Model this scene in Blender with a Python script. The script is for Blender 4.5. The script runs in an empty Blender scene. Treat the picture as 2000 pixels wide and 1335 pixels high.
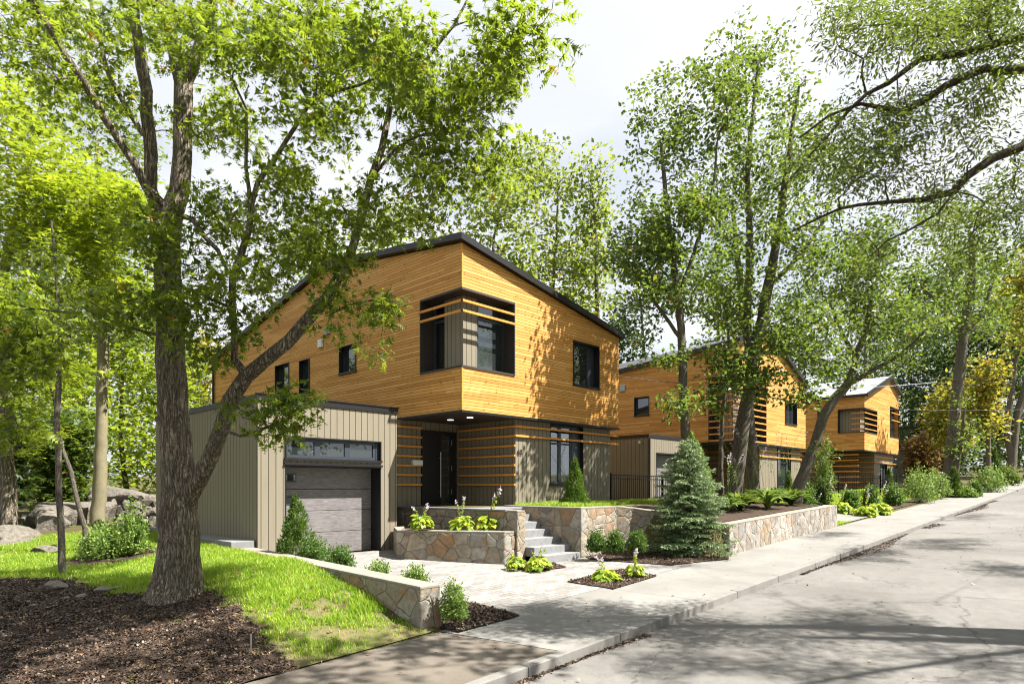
import bpy, math, random
import numpy as np
from mathutils import Vector, Matrix, Quaternion
R = math.radians
SC = bpy.context.scene
COL = SC.collection
random.seed(7)
# ------------------------------------------------------------------ camera measures
A = R(43.8); F = 1245.0; EYE = 1.7
CA, SA = math.cos(A), math.sin(A)
def ray(px):
    k = (px - 1000.0) / F
    return CA + SA * k, SA - CA * k
def at(px, py, t):
    dx, dy = ray(px); return np.array([dx * t, dy * t, EYE - (py - 950.0) * t / F])
def on_x(px, py, X):
    dx, dy = ray(px); return at(px, py, X / dx)
def on_y(px, py, Y):
    dx, dy = ray(px); return at(px, py, Y / dy)
# ------------------------------------------------------------------ ground heights
def P(x, y): return .04 * (x - 10.3) + .039 * (y - 14.3)
def sstep(a, b, v):
    t = np.clip((v - a) / (b - a), 0, 1); return t * t * (3 - 2 * t)
CP = np.array([(6.05,7.4,-.42),(6.05,8.2,-.22),(6.05,9.3,.03),(6.05,10.6,.24),(6,12.5,.3),(6,15,.34),(5,18,.36),(4.5,20,.38),
 (4.5,7.4,-.5),(4.9,8.8,-.2),(5,11,.2),(3.6,10.9,-.12),(3.0,9.8,-.32),(1.2,9,-.5),(2.2,7.5,-.6),(1.95,15,.0),(4,16,.17),(4,13,.1),
 (0,12,-.25),(-3,10,-.6),(0,20,.1),(-6,18,-.2),(3,24,.4),(6,26,.6),(-5,30,.2),(8,32,.8),(-15,12,-.9),(-15,35,0),(4,40,.9),(20,40,1.2)], float)
_d = np.sqrt(((CP[:, None, :2] - CP[None, :, :2]) ** 2).sum(-1) + .6)
_A = np.block([[_d, np.ones((len(CP), 1))], [np.ones((1, len(CP))), np.zeros((1, 1))]])
_W = np.linalg.solve(_A, np.append(CP[:, 2], 0))
def lawn(x, y):
    x = np.asarray(x, float); y = np.asarray(y, float)
    d = np.sqrt((x[..., None] - CP[:, 0]) ** 2 + (y[..., None] - CP[:, 1]) ** 2 + .6)
    return (d * _W[:-1]).sum(-1) + _W[-1]
def drive(x, y):
    s = np.clip((y - 7.35) / 6.9, 0, 1) ** 1.6
    return P(x, 7.35) * (1 - s)
def lot(x): return 1.14 + .022 * np.clip(x - 34, 0, 60)
def G(x, y):
    x = np.asarray(x, float); y = np.asarray(y, float)
    wall_z = .70 + .34 * np.clip((x - 15.7) / 8.7, 0, 1)
    bed = wall_z + (lot(x) - wall_z) * sstep(7.6, 10.8, y)
    far = P(x, 7.35) + .02 + (np.maximum(lot(x), P(x, 7.35) + .1) - P(x, 7.35)) * sstep(7.6, 12.5, y)
    z = drive(x, y) - .03
    plat = np.where(x < 11.3, y > 15.1, np.where(x < 13.1, y > 12.6, np.where(x < 15.25, y > 10.25, y > 7.5)))
    z = np.where(plat, np.where(x < 15.25, lot(x), bed), z)
    z = np.where((x < 11.3) & (y > 15.1), .3, z)
    z = np.where(x > 24.3, far, z)
    z = np.where(x < 6.2, np.where(y > 7.3, lawn(x, np.maximum(y, 7.3)), z), z)
    z = np.where(y < 7.3, P(x, np.clip(y, 5.3, 7.3)) - .06 - np.where(y < 5.35, .14, 0), z)
    far_hill = .012 * np.clip(y - 30, 0, 400)
    z = z + far_hill
    z = np.where(y < -4, P(x, 5.3) - .1, z)
    cap = 6 + 0 * x
    return np.clip(z, -4, cap)
def g1(x, y): return float(G(np.array([x]), np.array([y]))[0])
def ground(px, py, f=None):
    f = f or g1; dx, dy = ray(px); t = 4.0; prev = None
    while t < 90:
        z = EYE - (py - 950) * t / F
        if z < f(dx * t, dy * t): break
        t += .02
    return np.array([dx * t, dy * t, float(f(dx * t, dy * t))])
# ------------------------------------------------------------------ object helpers
def tag(o, label=None, cat=None, group=None, kind=None):
    if label: o['label'] = label
    if cat: o['category'] = cat
    if group: o['group'] = group
    if kind: o['kind'] = kind
    return o
def empty(name, loc, label, cat, group=None):
    o = bpy.data.objects.new(name, None); COL.objects.link(o)
    o.location = Vector([float(v) for v in loc]); o.empty_display_size = .2
    return tag(o, label, cat, group)
def wloc(o):
    v = Vector((0, 0, 0))
    while o is not None: v = v + o.location; o = o.parent
    return v
def link(name, me, mat, parent=None, origin=None, smooth=False):
    o = bpy.data.objects.new(name, me); COL.objects.link(o)
    org = wloc(parent) if parent else (Vector([float(v) for v in origin]) if origin is not None else Vector((0, 0, 0)))
    if org.length > 0: me.transform(Matrix.Translation(-org))
    if parent: o.parent = parent
    elif origin is not None: o.location = org
    if mat is not None:
        for m in (mat if isinstance(mat, (list, tuple)) else [mat]): me.materials.append(m)
    if smooth: me.polygons.foreach_set('use_smooth', [True] * len(me.polygons))
    return o
class MB:
    def __init__(s): s.v = []; s.f = []; s.mi = []; s.cur = 0
    def face(s, pts):
        n = len(s.v); s.v += [tuple(float(c) for c in p) for p in pts]; s.f.append(tuple(range(n, n + len(pts)))); s.mi.append(s.cur)
    def box(s, x0, x1, y0, y1, z0, z1):
        x0, x1 = sorted((x0, x1)); y0, y1 = sorted((y0, y1)); z0, z1 = sorted((z0, z1))
        n = len(s.v); s.v += [(x, y, z) for z in (z0, z1) for x, y in ((x0, y0), (x1, y0), (x1, y1), (x0, y1))]
        for f in ((3,2,1,0),(4,5,6,7),(0,1,5,4),(1,2,6,5),(2,3,7,6),(3,0,4,7)): s.f.append(tuple(n + i for i in f)); s.mi.append(s.cur)
        return s
    def prism(s, pts, z0, z1):          # z0/z1 numbers or lists
        m = len(pts); a = sum(pts[i][0] * pts[(i+1) % m][1] - pts[(i+1) % m][0] * pts[i][1] for i in range(m))
        idx = list(range(m)) if a > 0 else list(range(m - 1, -1, -1))
        zz0 = z0 if hasattr(z0, '__len__') else [z0] * m; zz1 = z1 if hasattr(z1, '__len__') else [z1] * m
        n = len(s.v); s.v += [(pts[i][0], pts[i][1], zz0[i]) for i in idx] + [(pts[i][0], pts[i][1], zz1[i]) for i in idx]
        s.f.append(tuple(n + i for i in range(m - 1, -1, -1))); s.f.append(tuple(n + m + i for i in range(m))); s.mi += [s.cur, s.cur]
        for i in range(m):
            j = (i + 1) % m; s.f.append((n + i, n + j, n + m + j, n + m + i)); s.mi.append(s.cur)
        return s
    def bar(s, a, b, w, h):             # box beam from a to b
        a = Vector([float(c) for c in a]); b = Vector([float(c) for c in b]); d = (b - a).normalized()
        up = Vector((0, 0, 1)) if abs(d.z) < .95 else Vector((0, 1, 0))
        r = d.cross(up).normalized(); u = r.cross(d).normalized(); n = len(s.v)
        for p in (a, b):
            for i, j in ((-1,-1),(1,-1),(1,1),(-1,1)): s.v.append(tuple(p + r * i * w / 2 + u * j * h / 2))
        for f in ((0,1,2,3),(7,6,5,4),(0,4,5,1),(1,5,6,2),(2,6,7,3),(3,7,4,0)): s.f.append(tuple(n + i for i in f)); s.mi.append(s.cur)
        return s
    def tube(s, pts, rad, n=6, caps=True):
        pts = [np.array(p, float) for p in pts]; m = len(pts)
        rr = rad if hasattr(rad, '__len__') else [rad] * m
        base = len(s.v); ref = None
        for i in range(m):
            t = pts[min(i+1, m-1)] - pts[max(i-1, 0)]; t = t / (np.linalg.norm(t) + 1e-9)
            if ref is None:
                ref = np.cross(t, (0, 0, 1.0) if abs(t[2]) < .9 else (1.0, 0, 0))
            ref = ref - t * ref.dot(t); ref /= (np.linalg.norm(ref) + 1e-9); b = np.cross(t, ref)
            for j in range(n):
                a = 2 * math.pi * j / n; s.v.append(tuple(pts[i] + rr[i] * (math.cos(a) * ref + math.sin(a) * b)))
        for i in range(m - 1):
            for j in range(n):
                k = (j + 1) % n; s.f.append((base+i*n+j, base+i*n+k, base+(i+1)*n+k, base+(i+1)*n+j)); s.mi.append(s.cur)
        if caps:
            s.f.append(tuple(base + j for j in range(n - 1, -1, -1))); s.f.append(tuple(base + (m-1)*n + j for j in range(n))); s.mi += [s.cur]*2
        return s
    def build(s, name, mat, parent=None, origin=None, smooth=False, bevel=0):
        me = bpy.data.meshes.new(name); me.from_pydata(s.v, [], s.f)
        if any(s.mi): me.polygons.foreach_set('material_index', s.mi)
        me.validate(); me.update()
        o = link(name, me, mat, parent, origin, smooth)
        if bevel:
            m = o.modifiers.new('bevel', 'BEVEL'); m.width = bevel; m.segments = 2; m.limit_method = 'ANGLE'
        return o
def fast_mesh(name, V, Fv, nper):       # V (N,3), Fv flat indices, nper loops per face (int or array)
    me = bpy.data.meshes.new(name); V = np.ascontiguousarray(V, dtype=np.float32); Fv = np.ascontiguousarray(Fv, dtype=np.int32).ravel()
    nf = len(Fv) // nper
    me.vertices.add(len(V)); me.vertices.foreach_set('co', V.ravel())
    me.loops.add(len(Fv)); me.loops.foreach_set('vertex_index', Fv)
    me.polygons.add(nf); me.polygons.foreach_set('loop_start', np.arange(nf, dtype=np.int32) * nper)
    try: me.polygons.foreach_set('loop_total', np.full(nf, nper, dtype=np.int32))
    except Exception: pass
    me.update(calc_edges=True); return me
# ------------------------------------------------------------------ materials
class NT:
    def __init__(s, name, world=False):
        if world: s.m = bpy.data.worlds.new(name)
        else: s.m = bpy.data.materials.new(name)
        s.m.use_nodes = True; s.t = s.m.node_tree; s.t.nodes.clear()
    def n(s, typ, ins=None, **kw):
        nd = s.t.nodes.new(typ)
        for k, v in kw.items(): setattr(nd, k, v)
        for k, v in (ins or {}).items(): s.set(nd.inputs[k], v)
        return nd
    def set(s, sock, v):
        if isinstance(v, bpy.types.NodeSocket): s.t.links.new(v, sock)
        elif isinstance(v, bpy.types.Node): s.t.links.new(v.outputs[0], sock)
        else:
            if hasattr(v, '__len__') and sock.type == 'RGBA' and len(v) == 3: v = (*v, 1)
            sock.default_value = v
    def math(s, op, a, b=0.0, c=None):
        ins = {0: a, 1: b}
        if c is not None: ins[2] = c
        return s.n('ShaderNodeMath', ins, operation=op).outputs[0]
    def mix(s, fac, a, b, mode='MIX'):
        nd = s.n('ShaderNodeMix', data_type='RGBA', blend_type=mode)
        s.set(nd.inputs[0], fac); s.set(nd.inputs[6], a); s.set(nd.inputs[7], b); return nd.outputs[2]
    def ramp(s, fac, stops, interp='LINEAR'):
        nd = s.n('ShaderNodeValToRGB', {0: fac}); e = nd.color_ramp.elements; nd.color_ramp.interpolation = interp
        while len(e) < len(stops): e.new(.5)
        for el, (p, c) in zip(e, stops):
            el.position = p; el.color = (*c, 1) if hasattr(c, '__len__') else (c, c, c, 1)
        return nd.outputs[0]
    def noise(s, vec, scale, detail=4, rough=.55, out=0):
        return s.n('ShaderNodeTexNoise', {'Vector': vec, 'Scale': scale, 'Detail': detail, 'Roughness': rough}).outputs[out]
    def pos(s): return s.n('ShaderNodeNewGeometry').outputs['Position']
    def mapv(s, vec, scale=(1,1,1), rot=(0,0,0), loc=(0,0,0)):
        return s.n('ShaderNodeMapping', {'Vector': vec, 'Scale': scale, 'Rotation': rot, 'Location': loc}).outputs[0]
    def bump(s, h, strength=.5, dist=.02, nrm=None):
        ins = {'Height': h, 'Strength': strength, 'Distance': dist}
        if nrm is not None: ins['Normal'] = nrm
        return s.n('ShaderNodeBump', ins).outputs[0]
    def out(s, sh, disp=None):
        s.n('ShaderNodeOutputMaterial', {'Surface': sh}); return s.m
    def pbr(s, col, rough=.8, nrm=None, metal=0., spec=.5, **kw):
        ins = {'Base Color': col, 'Roughness': rough, 'Metallic': metal, 'Specular IOR Level': spec}
        if nrm is not None: ins['Normal'] = nrm
        ins.update(kw)
        return s.out(s.n('ShaderNodeBsdfPrincipled', ins).outputs[0])
def along(t, p):
    sx = t.n('ShaderNodeSeparateXYZ', {0: p}); return t.math('ADD', sx.outputs[0], sx.outputs[1]), sx.outputs[2]
def m_wood(name, pitch=.086, tones=None):
    t = NT(name); p = t.pos(); u, z = along(t, p)
    row = t.math('FLOOR', t.math('DIVIDE', z, pitch)); fr = t.math('FRACT', t.math('DIVIDE', z, pitch))
    wn = t.n('ShaderNodeTexWhiteNoise', {'W': row}, noise_dimensions='1D').outputs[0]
    uu = t.math('ADD', u, t.math('MULTIPLY', wn, 17.0)); brd = t.math('FLOOR', t.math('DIVIDE', uu, 2.6)); fb = t.math('FRACT', t.math('DIVIDE', uu, 2.6))
    cid = t.n('ShaderNodeCombineXYZ', {0: row, 1: brd, 2: 0.0}).outputs[0]
    rnd = t.n('ShaderNodeTexWhiteNoise', {'Vector': cid}, noise_dimensions='3D').outputs[0]
    tones = tones or [(0, (.47,.22,.055)), (.3, (.61,.305,.078)), (.7, (.72,.39,.115)), (1, (.81,.48,.165))]
    c = t.ramp(rnd, tones)
    gv = t.n('ShaderNodeCombineXYZ', {0: t.math('MULTIPLY', uu, 1.3), 1: t.math('MULTIPLY', z, 42.0), 2: row}).outputs[0]
    g = t.noise(gv, 1.0, 5, .65)
    c = t.mix(t.ramp(g, [(.35, 0), (.72, .6)]), c, (.40,.16,.025), 'MIX')
    kv = t.n('ShaderNodeCombineXYZ', {0: t.math('MULTIPLY', uu, 5.5), 1: t.math('MULTIPLY', z, 11.0), 2: t.math('MULTIPLY', row, .37)}).outputs[0]
    kn = t.n('ShaderNodeTexVoronoi', {'Vector': kv, 'Scale': 1.0}, feature='F1')
    ksel = t.math('GREATER_THAN', t.n('ShaderNodeSeparateColor', {0: kn.outputs['Color']}).outputs[0], .36)
    kf = t.math('MULTIPLY', t.ramp(kn.outputs['Distance'], [(.10, 1), (.23, 0)]), ksel)
    c = t.mix(t.math('MULTIPLY', kf, .8), c, (.09,.03,.008))
    c = t.mix(t.math('MULTIPLY', t.noise(p, .9, 3), .35), c, (.50,.22,.03))
    gr = t.math('MAXIMUM', t.ramp(fr, [(0, 1), (.11, .9), (.17, 0), (1, 0)]), t.ramp(fb, [(0, 1), (.0022, 1), (.004, 0)]))
    c = t.mix(t.math('MULTIPLY', gr, .72), c, (.045,.016,.005))
    h = t.math('SUBTRACT', t.math('MULTIPLY', g, .15), gr)
    return t.pbr(c, .62, t.bump(h, .5, .012), spec=.3)
def m_siding(name, col, pitch=.178):
    t = NT(name); p = t.pos(); u, z = along(t, p)
    q = t.math('DIVIDE', u, pitch); fr = t.math('FRACT', q)
    rnd = t.n('ShaderNodeTexWhiteNoise', {'W': t.math('FLOOR', q)}, noise_dimensions='1D').outputs[0]
    c = t.mix(t.math('MULTIPLY', rnd, .16), col, (.16,.13,.09))
    st = t.noise(t.mapv(p, (6, 6, .7)), 1.5, 5)
    c = t.mix(t.ramp(st, [(.45, 0), (.8, .22)]), c, (.12,.1,.07))
    gr = t.ramp(fr, [(0, 1), (.085, 1), (.12, 0), (1, 0)])
    c = t.mix(t.math('MULTIPLY', gr, .85), c, (.02,.016,.012))
    h = t.math('ADD', t.math('MULTIPLY', t.ramp(fr, [(0, 0), (.07, 0), (.11, 1), (.97, .93), (1, .4)]), 1.0), t.math('MULTIPLY', st, .03))
    return t.pbr(c, .6, t.bump(h, .6, .012), spec=.35)
def m_stone(name, scale=2.7, joint=.028, cols=None, zs=1.15):
    t = NT(name); p = t.pos()
    wob = t.n('ShaderNodeTexNoise', {'Vector': p, 'Scale': 3.5, 'Detail': 2.}).outputs['Color']
    pv = t.n('ShaderNodeVectorMath', {0: p, 1: t.n('ShaderNodeVectorMath', {0: wob, 'Scale': .11}, operation='SCALE').outputs[0]}, operation='ADD').outputs[0]
    pv = t.mapv(pv, (1, 1, zs))
    v1 = t.n('ShaderNodeTexVoronoi', {'Vector': pv, 'Scale': scale, 'Randomness': .95}, feature='F1')
    v2 = t.n('ShaderNodeTexVoronoi', {'Vector': pv, 'Scale': scale, 'Randomness': .95}, feature='DISTANCE_TO_EDGE')
    sc = t.n('ShaderNodeSeparateColor', {0: v1.outputs['Color']})
    cols = cols or [(0,(.27,.23,.17)),(.2,(.34,.305,.25)),(.36,(.20,.185,.165)),(.52,(.37,.32,.235)),(.62,(.29,.16,.075)),(.70,(.36,.34,.30)),(.84,(.22,.22,.21)),(1,(.42,.37,.28))]
    c = t.ramp(sc.outputs[0], cols)
    n1 = t.noise(p, 7, 6, .65); n2 = t.noise(p, 40, 4, .6); n3 = t.noise(t.mapv(p, loc=(7,3,1)), 3.2, 5, .6)
    c = t.mix(t.ramp(n1, [(.4, 0), (.66, .7)]), c, (.11,.09,.07))
    c = t.mix(t.ramp(n3, [(.54, 0), (.68, .6)]), c, (.30,.14,.045))
    c = t.mix(t.math('MULTIPLY', n2, .22), c, (.40,.36,.29))
    e = t.ramp(v2.outputs[0], [(0, 1), (joint * .55, .9), (joint, 0)])
    c = t.mix(t.math('MULTIPLY', e, .5), c, (.13,.118,.10))
    h = t.math('ADD', t.math('MULTIPLY', t.ramp(v2.outputs[0], [(0, 0), (joint, .7), (.2, 1)]), 1.0), t.math('ADD', t.math('MULTIPLY', n1, .55), t.math('MULTIPLY', n2, .18)))
    bs = t.n('ShaderNodeBsdfPrincipled', {'Base Color': c, 'Roughness': .88, 'Specular IOR Level': .2, 'Normal': t.bump(t.math('ADD', n1, t.math('MULTIPLY', n2, .5)), .7, .02)}).outputs[0]
    dh = t.math('ADD', t.ramp(v2.outputs[0], [(0, 0), (joint * 1.3, .75), (.22, 1)]), t.math('ADD', t.math('MULTIPLY', sc.outputs[1], .7), t.math('MULTIPLY', n1, .5)))
    dp = t.n('ShaderNodeDisplacement', {'Height': dh, 'Midlevel': 1.2, 'Scale': .020}).outputs[0]
    t.n('ShaderNodeOutputMaterial', {'Surface': bs, 'Displacement': dp}); t.m.displacement_method = 'BOTH'; return t.m
def m_rough(name, c1, c2, s1=4, s2=60, rough=.9, bump=.4, dist=.01, spec=.25, c3=None):
    t = NT(name); p = t.pos(); a = t.noise(p, s1, 6, .6); b = t.noise(p, s2, 4, .7)
    c = t.mix(t.ramp(a, [(.3, 0), (.7, 1)]), c1, c2)
    c = t.mix(t.ramp(b, [(.42, 0), (.62, .55)]), c, c3 or tuple(v * .45 for v in c1))
    return t.pbr(c, rough, t.bump(t.math('ADD', t.math('MULTIPLY', a, .4), b), bump, dist), spec=spec)
def m_flat(name, col, rough=.5, metal=0., spec=.5, var=.15):
    t = NT(name); p = t.pos(); n = t.noise(p, 9, 4)
    c = t.mix(t.math('MULTIPLY', n, var * 2), col, tuple(v * .6 for v in col))
    return t.pbr(c, t.math('ADD', rough, t.math('MULTIPLY', t.math('SUBTRACT', t.noise(p, 25, 3), .5), .2)), metal=metal, spec=spec)
def m_leaf(name, cols, trans=.45, tcol=None, rough=.45, clump=.8, spec=.35, tint=None):
    t = NT(name); p = t.pos(); ri = t.n('ShaderNodeNewGeometry').outputs['Random Per Island']
    n = t.noise(p, clump, 2)
    f = t.math('ADD', t.math('MULTIPLY', t.math('POWER', ri, 1.35), .95), t.math('MULTIPLY', t.math('SUBTRACT', n, .5), 1.1))
    k = len(cols); c = t.ramp(f, [(i / (k - 1), cols[i]) for i in range(k)])
    if tint: c = t.mix(t.ramp(ri, [(tint[1], 0), (tint[1] + .004, 1)]), c, tint[0])
    tc = t.mix(.5, c, tcol or tuple(min(1, v * 1.9) for v in cols[-1]))
    df = t.n('ShaderNodeBsdfPrincipled', {'Base Color': c, 'Roughness': rough, 'Specular IOR Level': spec}).outputs[0]
    tr = t.n('ShaderNodeBsdfTranslucent', {'Color': tc}).outputs[0]
    return t.out(t.n('ShaderNodeMixShader', {0: trans, 1: df, 2: tr}).outputs[0])
def m_bark(name, c1, c2, s=1.0, depth=.03, moss=None):
    t = NT(name); p = t.pos()
    w = t.n('ShaderNodeVectorMath', {0: t.noise(p, 5 * s, 3, out=1), 'Scale': .05}, operation='SCALE').outputs[0]
    pv = t.n('ShaderNodeVectorMath', {0: p, 1: w}, operation='ADD').outputs[0]
    a = t.noise(t.mapv(pv, (1, 1, .13)), 19 * s, 3, .5); b = t.noise(t.mapv(pv, (1, 1, .30), loc=(3, 1, 5)), 27 * s, 4, .6)
    ra = t.math('ABSOLUTE', t.math('SUBTRACT', a, .5)); rb = t.math('ABSOLUTE', t.math('SUBTRACT', b, .5))
    f = t.math('MULTIPLY', t.ramp(ra, [(0, .1), (.035, .55), (.10, 1)]), t.ramp(rb, [(0, .45), (.03, .9), (.07, 1)]))
    n = t.noise(t.mapv(p, (1, 1, .5)), 60 * s, 4, .7); n2 = t.noise(p, 2.2, 4)
    c = t.mix(f, c1, c2); c = t.mix(t.ramp(n, [(.45, 0), (.75, .55)]), c, c1)
    c = t.mix(t.ramp(n2, [(.45, 0), (.7, .45)]), c, moss or (.16,.17,.11))
    h = t.math('ADD', f, t.math('MULTIPLY', n, .35))
    return t.pbr(c, .92, t.bump(h, 1.0, depth), spec=.15)
def m_glass(name, tint=(.02,.025,.025), trans=.0, rough=.02):
    t = NT(name); lw = t.n('ShaderNodeLayerWeight', {0: .35}).outputs['Fresnel']
    gl = t.n('ShaderNodeBsdfGlossy', {'Color': (.9,.95,.97,1), 'Roughness': rough}).outputs[0]
    if trans: under = t.n('ShaderNodeBsdfTransparent', {'Color': (trans, trans, trans, 1)}).outputs[0]
    else: under = t.n('ShaderNodeBsdfDiffuse', {'Color': (*tint, 1)}).outputs[0]
    return t.out(t.n('ShaderNodeMixShader', {0: t.math('ADD', t.math('MULTIPLY', lw, .8), .10), 1: under, 2: gl}).outputs[0])
def m_emit(name, col, s):
    t = NT(name); return t.out(t.n('ShaderNodeEmission', {0: (*col, 1), 1: s}).outputs[0])
M = {}
M['wood'] = m_wood('honey_wood_cladding')
M['louver'] = m_rough('louver_wood', (.62,.27,.05), (.72,.34,.08), 3, 30, .5, .1, .003, c3=(.45,.16,.02))
M['siding'] = m_siding('taupe_siding', (.215,.188,.138))
M['siding2'] = m_siding('taupe_siding_far', (.205,.178,.13), .19)
M['black'] = m_flat('black_metal_trim', (.018,.017,.018), .42, .3)
M['frame'] = m_flat('dark_grey_frame', (.045,.055,.07), .4, .2)
M['jamb'] = m_flat('dark_brown_reveal', (.035,.026,.022), .6)
M['steel'] = m_flat('brushed_steel', (.6,.6,.6), .3, .9)
M['white'] = m_flat('white_plastic', (.75,.76,.76), .5)
M['greyvent'] = m_flat('pale_blue_grey_metal', (.35,.42,.5), .5)
M['glass'] = m_glass('reflective_window_glass')
M['glass2'] = m_glass('clear_window_glass', trans=.82)
M['interior'] = m_flat('dark_interior', (.035,.033,.03), .9)
M['blind'] = m_flat('pale_blind_slats', (.62,.64,.65), .7)
M['shingle'] = m_rough('grey_roof_shingle', (.22,.235,.25), (.33,.34,.35), 1.2, 26, .9, .5, .01)
M['darkroof'] = m_rough('charcoal_roof', (.07,.07,.075), (.12,.12,.125), 2, 40, .8, .3, .01)
M['stone'] = m_stone('fieldstone_masonry')
M['stone_big'] = m_stone('large_fieldstone_masonry', 2.1, .024)
M['stone_street'] = m_stone('pale_fieldstone_masonry', 3.0, .03, [(0,(.32,.30,.27)),(.2,(.40,.375,.33)),(.38,(.22,.22,.22)),(.52,(.30,.25,.18)),(.64,(.32,.18,.08)),(.75,(.38,.36,.33)),(1,(.22,.205,.185))], .62)
M['cap'] = m_rough('pale_granite_cap', (.22,.20,.17), (.30,.275,.24), 5, 70, .85, .5, .012, c3=(.19,.165,.13))
M['granite'] = m_rough('grey_granite_step', (.19,.195,.20), (.27,.27,.27), 6, 120, .8, .25, .004, c3=(.13,.13,.14))
M['mulch'] = m_rough('dark_bark_mulch', (.065,.043,.03), (.11,.073,.05), 3, 60, .95, 1.0, .04, c3=(.012,.008,.006))
M['soil'] = m_rough('sandy_soil', (.26,.20,.12), (.19,.14,.075), 2.5, 30, .95, .7, .02)
M['turf'] = m_rough('lawn_soil', (.09,.12,.02), (.24,.18,.10), 1.1, 40, .95, .9, .03, c3=(.05,.06,.015))
M['forest'] = m_rough('leaf_litter', (.10,.07,.035), (.07,.09,.02), .6, 18, .95, .8, .04)
M['rock'] = m_rough('weathered_grey_rock', (.25,.22,.185), (.15,.135,.115), 2.6, 11, .9, 1.0, .09, c3=(.07,.06,.048))
M['oakbark'] = m_bark('oak_bark', (.05,.037,.027), (.36,.30,.235), 1.0, .04)
M['limbbark'] = m_bark('dark_limb_bark', (.035,.025,.018), (.15,.115,.085), 1.6, .02)
M['greybark'] = m_bark('grey_bark', (.06,.05,.04), (.20,.17,.14), 1.8, .015)
M['palebark'] = m_rough('smooth_pale_bark', (.27,.235,.14), (.20,.18,.115), 3, 30, .85, .5, .012, c3=(.13,.11,.07))
M['stem'] = m_flat('green_stem', (.16,.22,.05), .7)
def asphalt():
    t = NT('worn_asphalt'); p = t.pos(); a = t.noise(p, .35, 5, .6); b = t.noise(p, 85, 4, .75); c0 = t.noise(p, 4, 6, .65)
    c = t.mix(t.ramp(a, [(.35, 0), (.65, 1)]), (.12,.114,.105), (.185,.177,.165))
    c = t.mix(t.ramp(c0, [(.45, 0), (.75, .5)]), c, (.085,.08,.074))
    c = t.mix(t.ramp(b, [(.38, .75), (.5, 0)]), c, (.075,.07,.065)); c = t.mix(t.ramp(b, [(.55, 0), (.68, .6)]), c, (.32,.30,.275))
    wv = t.n('ShaderNodeVectorMath', {0: p, 1: t.n('ShaderNodeVectorMath', {0: t.noise(p, 1.4, 5, .6, out=1), 'Scale': .8}, operation='SCALE').outputs[0]}, operation='ADD').outputs[0]
    cr = t.n('ShaderNodeTexVoronoi', {'Vector': t.mapv(wv, (.16,.3,0)), 'Scale': 1.0}, feature='DISTANCE_TO_EDGE').outputs[0]
    crk = t.math('MULTIPLY', t.ramp(cr, [(0, 1), (.003, 1), (.006, 0)]), t.ramp(t.noise(p, .5, 2), [(.42, 0), (.5, 1)]))
    c = t.mix(t.math('MULTIPLY', crk, .5), c, (.05,.045,.04))
    return t.pbr(c, .9, t.bump(t.math('SUBTRACT', b, crk), .5, .006), spec=.25)
M['asphalt'] = asphalt()
M['asphalt_walk'] = m_rough('brown_worn_asphalt', (.125,.105,.085), (.19,.165,.135), 1.3, 120, .92, .6, .006, c3=(.05,.042,.034))
def concrete():
    t = NT('light_broom_concrete'); p = t.pos(); sx = t.n('ShaderNodeSeparateXYZ', {0: p})
    a = t.noise(p, .9, 6, .65); b = t.noise(p, 90, 3, .7); d = t.noise(t.mapv(p, (8, 1, 1)), 2.5, 5)
    c = t.mix(t.ramp(a, [(.3, 0), (.7, 1)]), (.17,.164,.15), (.235,.228,.212))
    c = t.mix(t.ramp(d, [(.5, 0), (.8, .35)]), c, (.17,.164,.15)); c = t.mix(t.ramp(b, [(.38, .45), (.5, 0)]), c, (.11,.105,.1))
    fx = t.math('FRACT', t.math('DIVIDE', t.math('ADD', sx.outputs[0], t.math('MULTIPLY', sx.outputs[1], .18)), 1.65))
    j = t.ramp(fx, [(0, 1), (.009, 1), (.016, 0)])
    c = t.mix(t.math('MULTIPLY', j, .65), c, (.1,.095,.085))
    return t.pbr(c, .88, t.bump(t.math('SUBTRACT', t.math('MULTIPLY', b, .3), j), .4, .006), spec=.25)
M['concrete'] = concrete()
def pavers():
    t = NT('pale_grey_pavers'); p = t.pos()
    v = t.mapv(p, rot=(0, 0, R(4)))
    br = t.n('ShaderNodeTexBrick', {'Vector': v, 'Color1': (.16,.15,.138,1), 'Color2': (.29,.28,.265,1), 'Mortar': (.07,.063,.055,1), 'Scale': 1.0, 'Mortar Size': .008, 'Mortar Smooth': .2, 'Bias': .1, 'Brick Width': .3, 'Row Height': .15})
    a = t.noise(p, 1.2, 5, .6); b = t.noise(p, 70, 3, .7)
    c = t.mix(t.ramp(a, [(.35, 0), (.7, .5)]), br.outputs[0], (.27,.26,.243)); c = t.mix(t.ramp(b, [(.35, .35), (.5, 0)]), c, (.12,.11,.10))
    return t.pbr(c, .85, t.bump(t.math('SUBTRACT', t.math('MULTIPLY', b, .25), br.outputs['Fac']), .5, .008), spec=.25)
M['paver'] = pavers()
def garagedoor():
    t = NT('grey_woodgrain_door'); p = t.pos(); a = t.noise(t.mapv(p, (2.6, 2.6, 26)), 1.7, 8, .75); b = t.noise(t.mapv(p, (1, 1, 2)), 2.0, 3)
    c = t.ramp(a, [(.3, (.06,.053,.054)), (.47, (.15,.138,.138)), (.68, (.27,.25,.25))])
    c = t.mix(t.ramp(b, [(.4, 0), (.7, .4)]), c, (.11,.095,.1))
    return t.pbr(c, .55, t.bump(a, .3, .004), spec=.4)
M['gdoor'] = garagedoor()
M['gravel'] = m_rough('granite_curb', (.17,.165,.155), (.24,.232,.215), 3, 60, .85, .6, .01, c3=(.13,.12,.11))
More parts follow.
